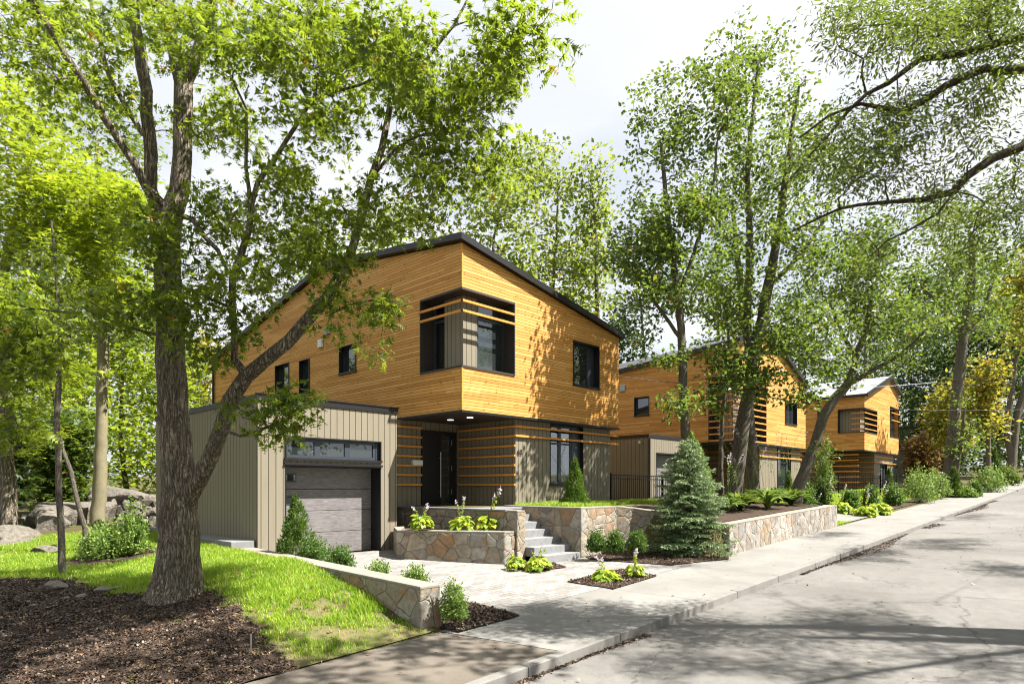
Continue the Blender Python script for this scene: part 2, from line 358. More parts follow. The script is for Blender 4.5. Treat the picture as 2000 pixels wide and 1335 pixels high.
# foliage
M['oakleaf'] = m_leaf('oak_leaf', [(.020,.046,.006), (.075,.125,.012), (.29,.36,.03)], .46, (.52,.66,.04), tint=((.35,.12,.02), .992))
M['mapleleaf'] = m_leaf('bright_maple_leaf', [(.05,.10,.01), (.17,.25,.016), (.40,.45,.024)], .46, (.55,.66,.035))
M['midleaf'] = m_leaf('mid_green_leaf', [(.018,.042,.009), (.06,.105,.016), (.20,.27,.035)], .4, (.34,.47,.05), tint=((.38,.2,.03), .985))
M['paleleaf'] = m_leaf('pale_green_leaf', [(.06,.10,.02), (.16,.22,.035), (.30,.35,.06)], .44, (.48,.58,.08), tint=((.5,.35,.05), .96))
M['darkleaf'] = m_leaf('deep_green_leaf', [(.010,.027,.008), (.025,.055,.012), (.06,.105,.02)], .35, (.18,.28,.04))
M['locustleaf'] = m_leaf('locust_leaf', [(.024,.045,.009), (.065,.105,.015), (.16,.21,.03)], .4, (.32,.42,.05))
M['yellowleaf'] = m_leaf('yellowing_leaf', [(.07,.11,.015), (.17,.20,.022), (.40,.31,.035)], .45, (.7,.58,.06), tint=((.45,.15,.03), .96))
M['redleaf'] = m_leaf('russet_leaf', [(.09,.07,.03), (.28,.13,.05), (.14,.15,.035)], .4, (.4,.25,.07))
M['spruce'] = m_leaf('blue_green_spruce_needle', [(.07,.12,.055), (.21,.29,.14), (.44,.53,.28)], .22, (.3,.42,.12), clump=3.0)
M['boxleaf'] = m_leaf('boxwood_leaf', [(.03,.07,.013), (.07,.135,.022), (.13,.21,.04)], .3, (.3,.5,.07), clump=4)
M['boxleaf_light'] = m_leaf('boxwood_leaf_light', [(.09,.16,.03), (.17,.26,.05), (.28,.38,.09)], .3, (.4,.55,.1), clump=4)
M['hosta'] = m_leaf('yellow_green_hosta_leaf', [(.12,.22,.02), (.28,.38,.03), (.50,.54,.06)], .4, (.8,.85,.08), clump=5)
M['arbor'] = m_leaf('arborvitae_leaf', [(.035,.085,.012), (.075,.145,.02), (.14,.24,.03)], .3, (.28,.42,.04), clump=3)
M['grass'] = m_leaf('fresh_grass_blade', [(.10,.20,.016), (.25,.39,.025), (.45,.54,.06)], .45, (.62,.88,.06), clump=2.6, tint=((.5,.42,.15), .93))
M['chips'] = m_leaf('bark_chips', [(.035,.023,.016), (.085,.056,.04), (.19,.135,.095)], .0, clump=3, tint=((.26,.19,.12), .975))
M['litter'] = m_leaf('dry_leaf_litter', [(.10,.05,.025), (.2,.11,.05), (.34,.22,.1)], .0, clump=3)
M['flower'] = m_leaf('pale_lilac_petal', [(.6,.5,.6), (.75,.68,.75)], .3, (.8,.75,.8))
# ------------------------------------------------------------------ leaves
def tpl_oak():                           # lobed leaf: triangles from the midrib, tips swept forward
    V = []; T = []
    mid = [(0, 0), (0, .22), (0, .42), (0, .62), (0, .80), (0, 1.0)]
    wid = [0, .30, .46, .42, .22]
    for i, m in enumerate(mid): V.append((m[0], m[1], -.34 * m[1] ** 2))
    for s in (-1, 1):
        for i in range(1, 5):
            V.append((s * wid[i], mid[i][1] + .17, -.30 * (mid[i][1] + .1) ** 2 - .12 * (i % 2))); tip = len(V) - 1
            V.append((s * .07, mid[i][1] + .11, -.30 * (mid[i][1] + .1) ** 2)); notch = len(V) - 1
            a, b = i - 1 if i == 1 else i, i + 1
            T += [(i, tip, notch), (i, notch, b)] if s > 0 else [(i, notch, tip), (i, b, notch)]
            T.append((i - 1, tip, i) if s > 0 else (i - 1, i, tip)) if i < 3 else None
    T = [t for t in T if t]
    return np.array(V), np.array(T)
def tpl_star():                          # five pointed maple-like leaf
    V = [(0, .28, -.03)]; T = []
    angs = [-115, -58, 0, 58, 115]; L = [.45, .66, .78, .66, .45]
    for k, (a, l) in enumerate(zip(angs, L)):
        V.append((math.sin(R(a)) * l, .28 + math.cos(R(a)) * l, -.10 * l))
    V.append((0, .02, 0))
    for k in range(4):
        a = R((angs[k] + angs[k+1]) / 2); V.append((math.sin(a) * .24, .28 + math.cos(a) * .24, .02))
    for k in range(5):
        l = 6 + k if k > 0 else 6; r = 7 + k if k < 4 else 6
        T += [(0, (6 + k) if k > 0 else 6, 1 + k), (0, 1 + k, (7 + k) if k < 4 else 6)]
    return np.array(V), np.array(T)
def tpl_simple(w=.32):                   # folded blade leaf
    V = [(0, 0, 0), (-w, .45, .08), (0, .5, -.02), (w, .45, .08), (0, 1, -.06)]
    return np.array(V), np.array([(0, 2, 1), (0, 3, 2), (1, 2, 4), (2, 3, 4)])
def tpl_tri(w=.3):
    return np.array([(-w, .35, 0), (0, 0, .0), (w, .45, .05), (0, 1, -.05)]), np.array([(1, 2, 0), (0, 2, 3)])
def tpl_needle(w=.07):
    return np.array([(-w, 0, 0), (w, 0, 0), (0, 1, 0)]), np.array([(0, 1, 2)])
def tpl_pinnate():                       # feathery locust leaf: rachis with leaflets
    V = []; T = []
    for i in range(6):
        y = .10 + i * .15
        for s in (-1, 1):
            n = len(V); V += [(0, y, 0), (s * .14, y - .015, -.03), (s * .27, y + .10, -.07), (s * .12, y + .13, -.02)]
            T += [(n, n+1, n+2), (n, n+2, n+3)] if s > 0 else [(n, n+2, n+1), (n, n+3, n+2)]
    return np.array(V), np.array(T)
TPL = {'oak': tpl_oak(), 'star': tpl_star(), 'simple': tpl_simple(), 'tri': tpl_tri(), 'needle': tpl_needle(), 'pin': tpl_pinnate(),
       'chip': (np.array([(-.4, 0, 0), (.4, .1, .03), (.3, 1, .0), (-.35, .8, .05)]), np.array([(0, 1, 2), (0, 2, 3)])),
       'narrow': tpl_simple(.16), 'wide': tpl_simple(.42)}
def frames(rng, n, nrm, spread, axis=None, aspread=1.0):
    """leaf frames: z near nrm (spread = random), y along axis (or random)"""
    z = nrm + rng.normal(0, spread, (n, 3)); z /= np.linalg.norm(z, axis=1, keepdims=True) + 1e-9
    y = (axis if axis is not None else 0) + rng.normal(0, aspread, (n, 3))
    y = y - z * (y * z).sum(1, keepdims=True); y /= np.linalg.norm(y, axis=1, keepdims=True) + 1e-9
    x = np.cross(y, z); return np.stack([x, y, z], 1)         # rows
def leaf_mesh(name, C, size, tpl, Rm):
    V, T = TPL[tpl]; n = len(C); s = np.asarray(size).reshape(-1, 1, 1) * np.ones((n, 1, 1))
    W = np.einsum('vk,nkj->nvj', V, Rm) * s + C[:, None, :]
    Fi = (T[None] + (np.arange(n) * len(V))[:, None, None])
    return fast_mesh(name, W.reshape(-1, 3), Fi.reshape(-1), 3)
def leaves_around(rng, cen, per, rad, size, tpl, up=(0, 0, 1), spread=.6, flat=.6, axis=None, droop=.0):
    """clusters of leaves round twig ends (cen: N,3)"""
    k = rng.poisson(per, len(cen)); C = np.repeat(cen, k, 0)
    o = rng.normal(0, 1, (len(C), 3)); o /= np.linalg.norm(o, axis=1, keepdims=True); o *= (rng.random((len(C), 1)) ** .5) * rad
    o[:, 2] *= flat
    ax = o / (np.linalg.norm(o, axis=1, keepdims=True) + 1e-9) + np.array([0, 0, -droop])
    C = C + o; n = len(C)
    return C, size * rng.uniform(.65, 1.2, n), frames(rng, n, np.array(up, float), spread, ax, .5)
# ------------------------------------------------------------------ branching skeleton
def catmull(pts, step):
    pts = np.array(pts, float); out = []
    for i in range(len(pts) - 1):
        p0 = pts[max(i-1, 0)]; p1 = pts[i]; p2 = pts[i+1]; p3 = pts[min(i+2, len(pts)-1)]
        n = max(1, int(np.linalg.norm(p2[:3] - p1[:3]) / step))
        for k in range(n):
            t = k / n
            out.append(.5 * ((2*p1) + (-p0+p2)*t + (2*p0-5*p1+4*p2-p3)*t*t + (-p0+3*p1-3*p2+p3)*t**3))
    out.append(pts[-1]); return np.array(out)
def skeleton(rng, trunks, attr, tip=.006, seg=.5, zmin=-99, wig=.07, lift=.12, kexp=2.3, step=.3, jit=.012):
    P_ = []; par = []; rad = []
    for path in trunks:
        c = catmull(path, step); c[1:-1, :3] += rng.normal(0, jit, (len(c) - 2, 3)) if len(c) > 2 else 0
        if P_:
            d = np.linalg.norm(np.array(P_) - c[0, :3], axis=1); a = int(d.argmin())
        else: a = -1
        for i, q in enumerate(c):
            if i == 0 and a >= 0: prev = a; continue
            P_.append(q[:3]); rad.append(q[3]); par.append(a if i == 0 else prev); prev = len(P_) - 1
    nfix = len(P_)
    if len(attr):
        base = np.array(P_); ok = base[:, 2] > zmin
        dm = np.array([np.linalg.norm(base[ok] - a, axis=1).min() if ok.any() else 0 for a in attr])
        buf = np.zeros((nfix + len(attr) * 14, 3)); buf[:nfix] = base; cnt = nfix
        okb = np.zeros(len(buf), bool); okb[:nfix] = ok; okb[nfix:] = True
        for ai in np.argsort(dm):
            a = attr[ai]; d = np.linalg.norm(buf[:cnt] - a, axis=1) + np.maximum(0, buf[:cnt, 2] - a[2]) * .5
            d[~okb[:cnt]] += 50
            j = int(d.argmin()); p = buf[j]; dist = np.linalg.norm(a - p); n = min(12, max(2, int(dist / seg) + 1))
            dirp = (p - P_[par[j]]) if par[j] >= 0 else np.array([0, 0, 1.]); dirp = dirp / (np.linalg.norm(dirp) + 1e-9)
            m = (p + a) / 2 + dirp * dist * .14 + np.array([0, 0, lift * dist]) + rng.normal(0, wig * dist, 3)
            prev = j
            for i in range(1, n + 1):
                t = i / n; q = (1-t)**2 * p + 2*t*(1-t) * m + t*t * a
                if i < n: q = q + rng.normal(0, wig * .25 * dist / n, 3)
                buf[cnt] = q; cnt += 1; P_.append(q); par.append(prev); rad.append(0); prev = len(P_) - 1
    n = len(P_); acc = np.zeros(n); rr = np.zeros(n)
    for i in range(n - 1, -1, -1):
        r = (acc[i] ** (1 / kexp)) if acc[i] > 0 else tip
        rr[i] = rad[i] if rad[i] > 0 else r
        if par[i] >= 0 and rad[i] == 0: acc[par[i]] += max(r, tip) ** kexp
    for i in range(n):                    # children never thicker than parents
        if par[i] >= 0 and rad[i] == 0: rr[i] = min(rr[i], rr[par[i]] * .92)
    return np.array(P_), np.array(par), rr
def wood_mesh(name, P_, par, rr, big=10, small=4, rmin=0.0):
    n = len(P_); kids = [[] for _ in range(n)]
    for i in range(n):
        if par[i] >= 0: kids[par[i]].append(i)
    mainc = [-1] * n
    for i in range(n):
        if kids[i]: mainc[i] = max(kids[i], key=lambda k: rr[k])
    mb = MB()
    starts = [i for i in range(n) if par[i] < 0 or mainc[par[i]] != i]
    for s in starts:
        pts = []; rs = []
        if par[s] >= 0: pts.append(P_[par[s]]); rs.append(min(rr[s] * 1.25, rr[par[s]]))
        i = s
        while i >= 0: pts.append(P_[i]); rs.append(rr[i]); i = mainc[i]
        if len(pts) < 2 or max(rs) < rmin: continue
        k = big if max(rs) > .09 else (6 if max(rs) > .03 else small)
        mb.tube(pts, rs, k, caps=False)
    return mb
def blobs(rng, specs):
    """specs: (px, py, t, rx_px, ry_px, rt_m, n): attractors in an ellipsoid standing at depth t"""
    out = []
    for px, py, t, rx, ry, rt, n in specs:
        v = rng.normal(0, 1, (n, 3)); v /= np.linalg.norm(v, axis=1, keepdims=True); v *= rng.random((n, 1)) ** .42
        for a in v: out.append(at(px + a[0] * rx, py + a[1] * ry, t + a[2] * rt))
    return np.array(out)
def tree(name, label, root, trunks, attr, leafmat, bark, leaf=.12, per=30, rad=.4, tpl='simple', seed=1, zmin=-99, group=None, cat='tree',
         spread=.6, flat=.65, tip=.006, droop=.3, seg=.5, rmin=0.0, extra=None, up=(0, 0, 1), lift=.12, wig=.07, crownname='crown'):
    rng = np.random.default_rng(seed)
    e = empty(name, root, label, cat, group)
    S = skeleton(rng, trunks, attr, tip=tip, zmin=zmin, seg=seg, lift=lift, wig=wig)
    wood_mesh('trunk', *S, rmin=rmin).build('trunk', M[bark], e, smooth=True)
    if per:
        C, s, Rm = leaves_around(rng, attr, per, rad, leaf, tpl, up=up, spread=spread, flat=flat, droop=droop)
        link(crownname, leaf_mesh('crown', C, s, tpl, Rm), M[leafmat], e)
    return e
def crown_tree(name, label, px, t, base_py, crown, leafmat, bark, tr=.18, leaf=.2, per=16, n=150, rad=.8, tpl='tri', seed=1, lean=(0, 0), group=None, th=None, gz=True, nstem=1, droop=.2, spread=.8, clumps=7):
    """background tree: crown=(top_py, bottom_py, halfwidth_px); irregular crown of sub clumps"""
    rng = np.random.default_rng(seed)
    b = at(px, base_py, t)
    if gz: b[2] = g1(b[0], b[1])
    top, bot, hw = crown; m = t / F
    cx, cy = b[0], b[1]; ztop = EYE + (950 - top) * m; zbot = max(EYE + (950 - bot) * m, b[2] + .1); H = ztop - zbot; Rr = hw * m
    att = []
    cl = []
    for i in range(clumps):
        a = rng.uniform(0, 2 * math.pi); h = (i + .5) / clumps; prof = math.sin(math.pi * min(1, h * .72 + .24)) ** .7
        rr = Rr * prof * rng.uniform(.25, .7); cl.append((cx + lean[0] * h + rr * math.cos(a), cy + lean[1] * h + rr * math.sin(a), zbot + H * (h * .86 + .05), Rr * rng.uniform(.42, .62) * (.55 + .45 * prof), H * rng.uniform(.13, .2)))
    per_c = max(3, n // clumps)
    for (x, y, z, r1, r2) in cl:
        v = rng.normal(0, 1, (per_c, 3)); v /= np.linalg.norm(v, axis=1, keepdims=True); v *= rng.random((per_c, 1)) ** .4
        att.append(np.array([x, y, z]) + v * np.array([r1, r1, r2]))
    att = np.concatenate(att); att = att[att[:, 2] > b[2] + .25]
    hfork = zbot + H * .62
    tk = [(b[0], b[1], b[2] - .15, tr * 1.25), (b[0] + lean[0] * .05, b[1] + lean[1] * .05, b[2] + .6, tr), (b[0] + lean[0] * .4 + rng.normal(0, .15), b[1] + lean[1] * .4, (b[2] + hfork) / 2, tr * .75), (b[0] + lean[0] * .9 + rng.normal(0, .5), b[1] + lean[1] * .9, hfork, tr * .3), (b[0] + lean[0] + rng.normal(0, .8), b[1] + lean[1] + rng.normal(0, .5), zbot + H * .8, tr * .1)]
    trunks = [tk]
    for s_ in range(nstem - 1):
        a = rng.uniform(0, 6.28); trunks.append([(tk[0][0], tk[0][1], tk[0][2] + .4, tr * .8), (b[0] + math.cos(a) * Rr * .25, b[1] + math.sin(a) * Rr * .25, (b[2] + hfork) / 2, tr * .55), (b[0] + math.cos(a) * Rr * .5, b[1] + math.sin(a) * Rr * .5, hfork, tr * .2)])
    return tree(name, label, b, trunks, att, leafmat, bark, leaf=leaf, per=per, rad=rad, tpl=tpl, seed=seed + 50, zmin=b[2] + (zbot - b[2]) * .7, group=group, spread=spread, flat=.7, tip=.012, seg=.9, rmin=.014, droop=droop)
# ------------------------------------------------------------------ shrubs
def bush(name, label, pos, w, h, leafmat='boxleaf', leaf=.035, n=2600, seed=1, shoots=26, group=None, tpl='simple', cat='shrub', open_=.0, updir=.8):
    rng = np.random.default_rng(seed); pos = np.array(pos, float); e = empty(name, pos, label, cat, group)
    mb = MB(); C = []; AX = []; shoots = int(shoots * 1.6); per = max(6, n // shoots)
    for i in range(shoots):
        a = i * 2.399 + rng.normal(0, .3); q = (i + .5) / shoots; el = math.asin(min(1, q)) * .98 + .02   # elevation of the shoot, low ones too
        k = rng.uniform(.78, 1.12); d = np.array([math.cos(a) * math.cos(el) * w * .5, math.sin(a) * math.cos(el) * w * .5, h * (.10 + .9 * math.sin(el))]) * k
        tipp = pos + d; mid = pos + d * .5 + np.array([0, 0, .05 * h])
        if i % 2 == 0: mb.tube([pos + rng.normal(0, .015, 3) * np.array([1, 1, 0]), mid, tipp], [.006, .004, .002], 4, caps=False)
        t = 1 - (1 - .32) * rng.random(per) ** (1.5 if open_ < .3 else .9)
        c = ((1-t)**2)[:, None] * pos + (2*t*(1-t))[:, None] * mid + (t*t)[:, None] * tipp
        sp = (.15 * min(w, h * 1.3) + .015) * (1 - open_)
        o = rng.normal(0, 1, (per, 3)); o /= np.linalg.norm(o, axis=1, keepdims=True)
        C.append(c + o * sp * rng.random((per, 1)) ** .6); AX.append(o * .6 + d / np.linalg.norm(d) * .5 + np.array([0, 0, updir]))
    C = np.concatenate(C); AX = np.concatenate(AX); C[:, 2] = np.maximum(C[:, 2], pos[2] + .015)
    mb.build('stems', M['greybark'], e)
    Rm = frames(rng, len(C), np.array([0, 0, .5]), .8, AX, .35)
    link('foliage', leaf_mesh('foliage', C, leaf * rng.uniform(.7, 1.25, len(C)), tpl, Rm), M[leafmat], e)
    return e
def cone_shrub(name, label, pos, w, h, leafmat='arbor', leaf=.07, n=7000, seed=1, group=None, cat='shrub', power=1.0, tpl='narrow'):
    rng = np.random.default_rng(seed); pos = np.array(pos, float); e = empty(name, pos, label, cat, group)
    MB().tube([pos - (0, 0, .05), pos + (0, 0, h * .55), pos + (0, 0, h * .93)], [.035, .022, .004], 6).build('trunk', M['greybark'], e)
    hh = 1 - rng.random(n) ** .62; a = rng.uniform(0, 6.283, n)
    # vertical sprays: quantise angle/height into clumps that poke out
    nc = 90; ca = rng.uniform(0, 6.283, nc); ch = 1 - rng.random(nc) ** .62; ci = rng.integers(0, nc, n)
    a = ca[ci] + rng.normal(0, .22, n); hh = np.clip(ch[ci] + rng.normal(0, .05, n), 0.01, 1.0)
    prof = (1 - hh) ** power * .96 + .04; prof *= np.clip(.55 + hh * 6, 0, 1)
    rr = w / 2 * prof * (rng.random(n) ** .28) * (1 + .22 * np.sin(ci * 2.4))
    C = pos + np.stack([rr * np.cos(a), rr * np.sin(a), hh * h * .97 + .02], 1)
    AX = np.stack([np.cos(a) * .7, np.sin(a) * .7, np.full(n, 1.0)], 1)
    Rm = frames(rng, n, np.stack([-np.sin(a), np.cos(a), 0 * a], 1), .6, AX, .35)
    link('foliage', leaf_mesh('foliage', C, leaf * rng.uniform(.6, 1.3, n), tpl, Rm), M[leafmat], e); return e
def spruce_tree(name, label, pos, w, h, seed=1, mat='spruce', needles=9, nb=190):
    rng = np.random.default_rng(seed); pos = np.array(pos, float); e = empty(name, pos, label, 'tree')
    mb = MB(); mb.tube([pos - (0, 0, .1), pos + (0, 0, h * .5), pos + (0, 0, h)], [.07, .04, .008], 8)
    C = []; AX = []; NR = []; SZ = []
    for i in range(nb):
        f = (i + rng.random()) / nb; f = f ** 1.15
        z0 = h * (.05 + .93 * f); a = i * 2.399 + rng.normal(0, .2)
        L = w / 2 * ((1 - f) ** .68 * 1.02 + .03) * rng.uniform(.62, 1.12); d = np.array([math.cos(a), math.sin(a), 0])
        s = pos + (0, 0, z0); rise = .22 * L * (f * 2.2 - .35)
        m = s + d * L * .5 + (0, 0, rise - .01); t_ = s + d * L + np.array([0, 0, rise * 1.1 - .10 * L * (1 - f)])
        mb.tube([s, m, t_], [.014 * (1 - f) + .005, .008, .003], 4, caps=False)
        side = np.array([-d[1], d[0], 0]); nt = max(4, int(L / .075))
        segs = [(s + (t_ - s) * .12, t_)]
        for k in range(nt):
            u = .18 + .8 * (k + .5) / nt; q = (1-u)**2 * s + 2*u*(1-u) * m + u*u * t_
            for sg in (-1, 1):
                l2 = L * .42 * (1 - u) ** .6 * rng.uniform(.75, 1.1) + .05
                segs.append((q, q + (side * sg * .75 + d * .75) * l2 + np.array([0, 0, -.16 * l2 + rng.normal(0, .02)])))
        for p0, p1 in segs:
            l = np.linalg.norm(p1 - p0); k = max(3, int(l / .018 * needles / 9)); t = rng.random(k)
            c = p0 + (p1 - p0) * t[:, None]; ax = (p1 - p0) / (l + 1e-6); o = rng.normal(0, 1, (k, 3)); o[:, 2] = np.abs(o[:, 2]) * .8
            C.append(c); AX.append(ax * 1.0 + o * .42); NR.append(o); SZ.append(np.full(k, .06))
    mb.build('trunk', M['greybark'], e)
    C = np.concatenate(C); AX = np.concatenate(AX); NR = np.concatenate(NR); n = len(C)
    Rm = frames(rng, n, NR + np.array([0, 0, .6]), .3, AX * 3, .1)
    link('foliage', leaf_mesh('foliage', C, np.concatenate(SZ) * rng.uniform(.7, 1.2, n), 'spr', Rm), M[mat], e); return e
TPL['hosta'] = (np.array([(0,0,0),(-.30,.28,.07),(0,.32,-.02),(.30,.28,.07),(-.33,.58,.04),(0,.64,-.05),(.33,.58,.04),(0,1.0,-.16)]), np.array([(0,2,1),(0,3,2),(1,2,5),(1,5,4),(2,3,6),(2,6,5),(4,5,7),(5,6,7)]))
TPL['spr'] = (np.array([(-.17, 0, 0), (.17, 0, 0), (.08, 1, 0), (-.08, 1, 0)]), np.array([(0, 1, 2), (0, 2, 3)]))
def blade(mb, p, a, L, w, el, drp, n=4):
    d = Vector((math.cos(a), math.sin(a), 0)); s = Vector((-d.y, d.x, 0)); c = Vector(p); ring = []
    for i in range(n + 1):
        t = i / n; e_ = el - drp * t; ww = w * (math.sin(math.pi * min(1, t * .85 + .12)) ** .8) if i < n else .002
        ring.append((c - s * ww / 2 + Vector((0, 0, ww * .22)), c.copy(), c + s * ww / 2 + Vector((0, 0, ww * .22))))
        c = c + (d * math.cos(e_) + Vector((0, 0, 1)) * math.sin(e_)) * (L / n)
    b = len(mb.v)
    for r_ in ring: mb.v += [tuple(q) for q in r_]
    for i in range(n):
        for j in (0, 1): mb.f.append((b+i*3+j, b+i*3+j+1, b+i*3+j+4, b+i*3+j+3)); mb.mi.append(mb.cur)
def hosta(name, label, pos, w, h, seed=1, nl=46, stalks=2, group='hostas in the front beds', mat='hosta', lean=None, lw=.075, cat='plant', fh=1.0, flower=True, broad=True):
    rng = random.Random(seed); e = empty(name, pos, label, cat, group); mb = MB(); p = Vector([float(c) for c in pos])
    if broad:                             # mound of overlapping broad leaves on short stalks
        rg0 = np.random.default_rng(seed + 7); k = int(nl * 1.7); el = np.arcsin(rg0.random(k) ** .8) * .95; a = rg0.uniform(0, 6.283, k)
        d = np.stack([np.cos(a) * np.cos(el) * w * .36, np.sin(a) * np.cos(el) * w * .36, np.sin(el) * h * .72 + h * .12], 1) * rg0.uniform(.72, 1.0, (k, 1))
        C = np.array(p)[None] + d; out_ = np.stack([np.cos(a), np.sin(a), np.full(k, -.35) + .5 * np.sin(el)], 1)
        Rm = frames(rg0, k, np.stack([np.cos(a) * .45, np.sin(a) * .45, np.full(k, 1.0)], 1), .22, out_, .18)
        link('leaves', leaf_mesh('leaves', C, w * .27 * rg0.uniform(.75, 1.2, k), 'hosta', Rm), M[mat], e)
        for q in C[::4]: mb.tube([p, tuple(np.array(p) * .5 + q * .5 + np.array([0, 0, .03])), tuple(q)], [.006, .005, .004], 4, caps=False)
        mb.build('leaf_stalks', M['stem'], e)
    else:
        for i in range(nl):
            q = rng.random() ** .7; a = i * 2.4 + rng.uniform(-.3, .3); L = w * .66 * (.55 + .5 * q); el = 1.47 - q * .5
            blade(mb, p + Vector((math.cos(a) * .03, math.sin(a) * .03, h * .1 * (1 - q))), a, L * (1 + .25 * (1 - q)), lw * rng.uniform(.9, 1.4), el, 1.0 + q * .75)
        mb.build('leaves', M[mat], e, smooth=True)
    if stalks:
        fm = MB(); rg = np.random.default_rng(seed); fc = []
        for k in range(stalks):
            a = (lean if lean is not None else rng.uniform(0, 6.28)) + rng.uniform(-.5, .5); H = h * rng.uniform(1.25, 1.9) * fh; r = H * rng.uniform(.15, .45)
            t1 = p + Vector((math.cos(a) * r, math.sin(a) * r, H)); m = p + Vector((math.cos(a) * r * .25, math.sin(a) * r * .25, H * .6))
            fm.tube([p, m, t1], [.005, .004, .0025], 4, caps=False)
            for u in np.linspace(.45, 1.0, 12): fc.append(tuple((1-u)**2 * np.array(p) + 2*u*(1-u)*np.array(m) + u*u*np.array(t1)) + (u,))
        fm.build('flower_stalk', M['stem'], e)
        fc = np.array(fc); C = np.repeat(fc[:, :3], 5, 0); C += rg.normal(0, .01, C.shape); hi = np.repeat(fc[:, 3], 5) > .84
        Rm = frames(rg, len(C), np.zeros(3), 1, None, 1)
        if hi.any() and flower: link('blossoms', leaf_mesh('blossoms', C[hi], .045, 'simple', Rm[hi]), M['flower'], e)
        link('stalk_leaves', leaf_mesh('stalk_leaves', C[~hi][::2], .05, 'simple', Rm[~hi][::2]), M[mat], e)
    return e
def grass(name, label, fn, bbox, n, hgt, mat='grass', width=.009, seed=3):
    rng = np.random.default_rng(seed); x = rng.uniform(bbox[0], bbox[1], n); y = rng.uniform(bbox[2], bbox[3], n)
    pr = fn(x, y); keep = rng.random(n) < pr; x = x[keep]; y = y[keep]; pr = pr[keep]; n = len(x)
    z = G(x, y); a = rng.uniform(0, 6.283, n); h = hgt * rng.uniform(.5, 1.3, n) * (.55 + .45 * pr) * (1 + .25 * np.sin(x * 3.1) * np.sin(y * 2.7)); l = h * rng.uniform(.2, .9, n); b = a + rng.normal(0, .6, n)
    sx = np.cos(a + 1.57) * width / 2; sy = np.sin(a + 1.57) * width / 2; V = np.zeros((n, 5, 3))
    V[:, 0] = np.stack([x - sx, y - sy, z - .01], 1); V[:, 1] = np.stack([x + sx, y + sy, z - .01], 1)
    mx = x + np.cos(b) * l * .3; my = y + np.sin(b) * l * .3; mz = z + h * .6
    V[:, 2] = np.stack([mx - sx * .8, my - sy * .8, mz], 1); V[:, 3] = np.stack([mx + sx * .8, my + sy * .8, mz], 1)
    V[:, 4] = np.stack([x + np.cos(b) * l, y + np.sin(b) * l, z + h], 1)
    T = np.array([(0, 1, 3), (0, 3, 2), (2, 3, 4)]); Fi = T[None] + (np.arange(n) * 5)[:, None, None]
    return tag(link(name, fast_mesh(name, V.reshape(-1, 3), Fi.ravel(), 3), M[mat]), label, 'grass', kind='stuff')
def scatter(name, label, cat, C, size, tpl, mat, seed=5, spread=.35, lift=.0):
    rng = np.random.default_rng(seed); n = len(C)
    Rm = frames(rng, n, np.array([0, 0, 1.0]), spread, None, 1)
    return tag(link(name, leaf_mesh(name, C + np.array([0, 0, lift]), size * rng.uniform(.4, 1.4, n), tpl, Rm), M[mat]), label, cat, kind='stuff')
def rock(name, label, pos, size, seed=1, mat='rock', group=None, cat='rock', sub=4, rough=.3, rz=0):
    import bmesh
    rng = np.random.default_rng(seed); bm = bmesh.new(); bmesh.ops.create_icosphere(bm, subdivisions=sub, radius=1)
    ph = rng.uniform(0, 6.28, (10, 3)); fr = rng.normal(0, 1, (10, 3)) * np.array([1.2, 1.7, 2.2, 3, 4, 5, 7, 9, 12, 16])[:, None]
    cuts = [(Vector(rng.normal(0, 1, 3)).normalized(), rng.uniform(.45, .82)) for _ in range(16)]
    for v in bm.verts:
        c = v.co.copy()
        for nrm, d in cuts:
            k = c.dot(nrm)
            if k > d: c -= nrm * (k - d) * .9
        w = sum(math.sin(float(fr[i] @ np.array(v.co)) + ph[i][0]) / (1 + i * .9) for i in range(10)) * rough * .34
        v.co = c * (1 + w)
    me = bpy.data.meshes.new(name); bm.to_mesh(me); bm.free()
    me.shade_flat() if hasattr(me, 'shade_flat') else None
    me.transform(Matrix.Rotation(rz, 4, 'Z') @ Matrix.Diagonal((*[float(s) for s in size], 1)))
    o = bpy.data.objects.new(name, me); COL.objects.link(o); o.location = Vector([float(c) for c in pos]); me.materials.append(M[mat])
    return tag(o, label, cat, group)
M['greywall']=m_flat('grey_green_siding',(.12,.14,.13),.8)
M['lamp']=m_emit('warm_white_lamp',(1,.95,.85),2.0)
# ------------------------------------------------------------------ ground, street
def axis(parts):
    out = []
    for a, b, s in parts: out += list(np.arange(a, b, s))
    return np.array(out + [parts[-1][1]])
xs = axis([(-900, -60, 60), (-60, -16, 4), (-16, -3, .8), (-3, 8, .14), (8, 30, .28), (30, 60, 1), (60, 160, 5), (160, 900, 70)])
ys = axis([(-600, -40, 50), (-40, -6, 3), (-6, 5, .5), (5, 13, .14), (13, 26, .3), (26, 60, 2), (60, 900, 50)])
X, Y = np.meshgrid(xs, ys, indexing='ij'); Z = G(X, Y); Z = Z + .02 * np.sin(X * 2.1 + Y) * np.sin(Y * 1.7) * (Y > 7.5) * (X < 6)
def grid_mesh(name, X, Y, Z):
    ni, nj = X.shape; idx = np.arange(ni * nj).reshape(ni, nj)
    Fq = np.stack([idx[:-1, :-1], idx[1:, :-1], idx[1:, 1:], idx[:-1, 1:]], -1)
    return fast_mesh(name, np.stack([X, Y, Z], -1).reshape(-1, 3), Fq.ravel(), 4)
tag(link('ground', grid_mesh('ground', X, Y, Z), M['forest'], smooth=True), kind='structure')
def clip(poly, a, b, c):                # keep a*x+b*y<=c
    out = []
    for i in range(len(poly)):
        p, q = poly[i], poly[(i + 1) % len(poly)]; dp = a*p[0]+b*p[1]-c; dq = a*q[0]+b*q[1]-c
        if dp <= 0: out.append(p)
        if (dp < 0 < dq) or (dq < 0 < dp): t = dp / (dp - dq); out.append((p[0]+(q[0]-p[0])*t, p[1]+(q[1]-p[1])*t))
    return out
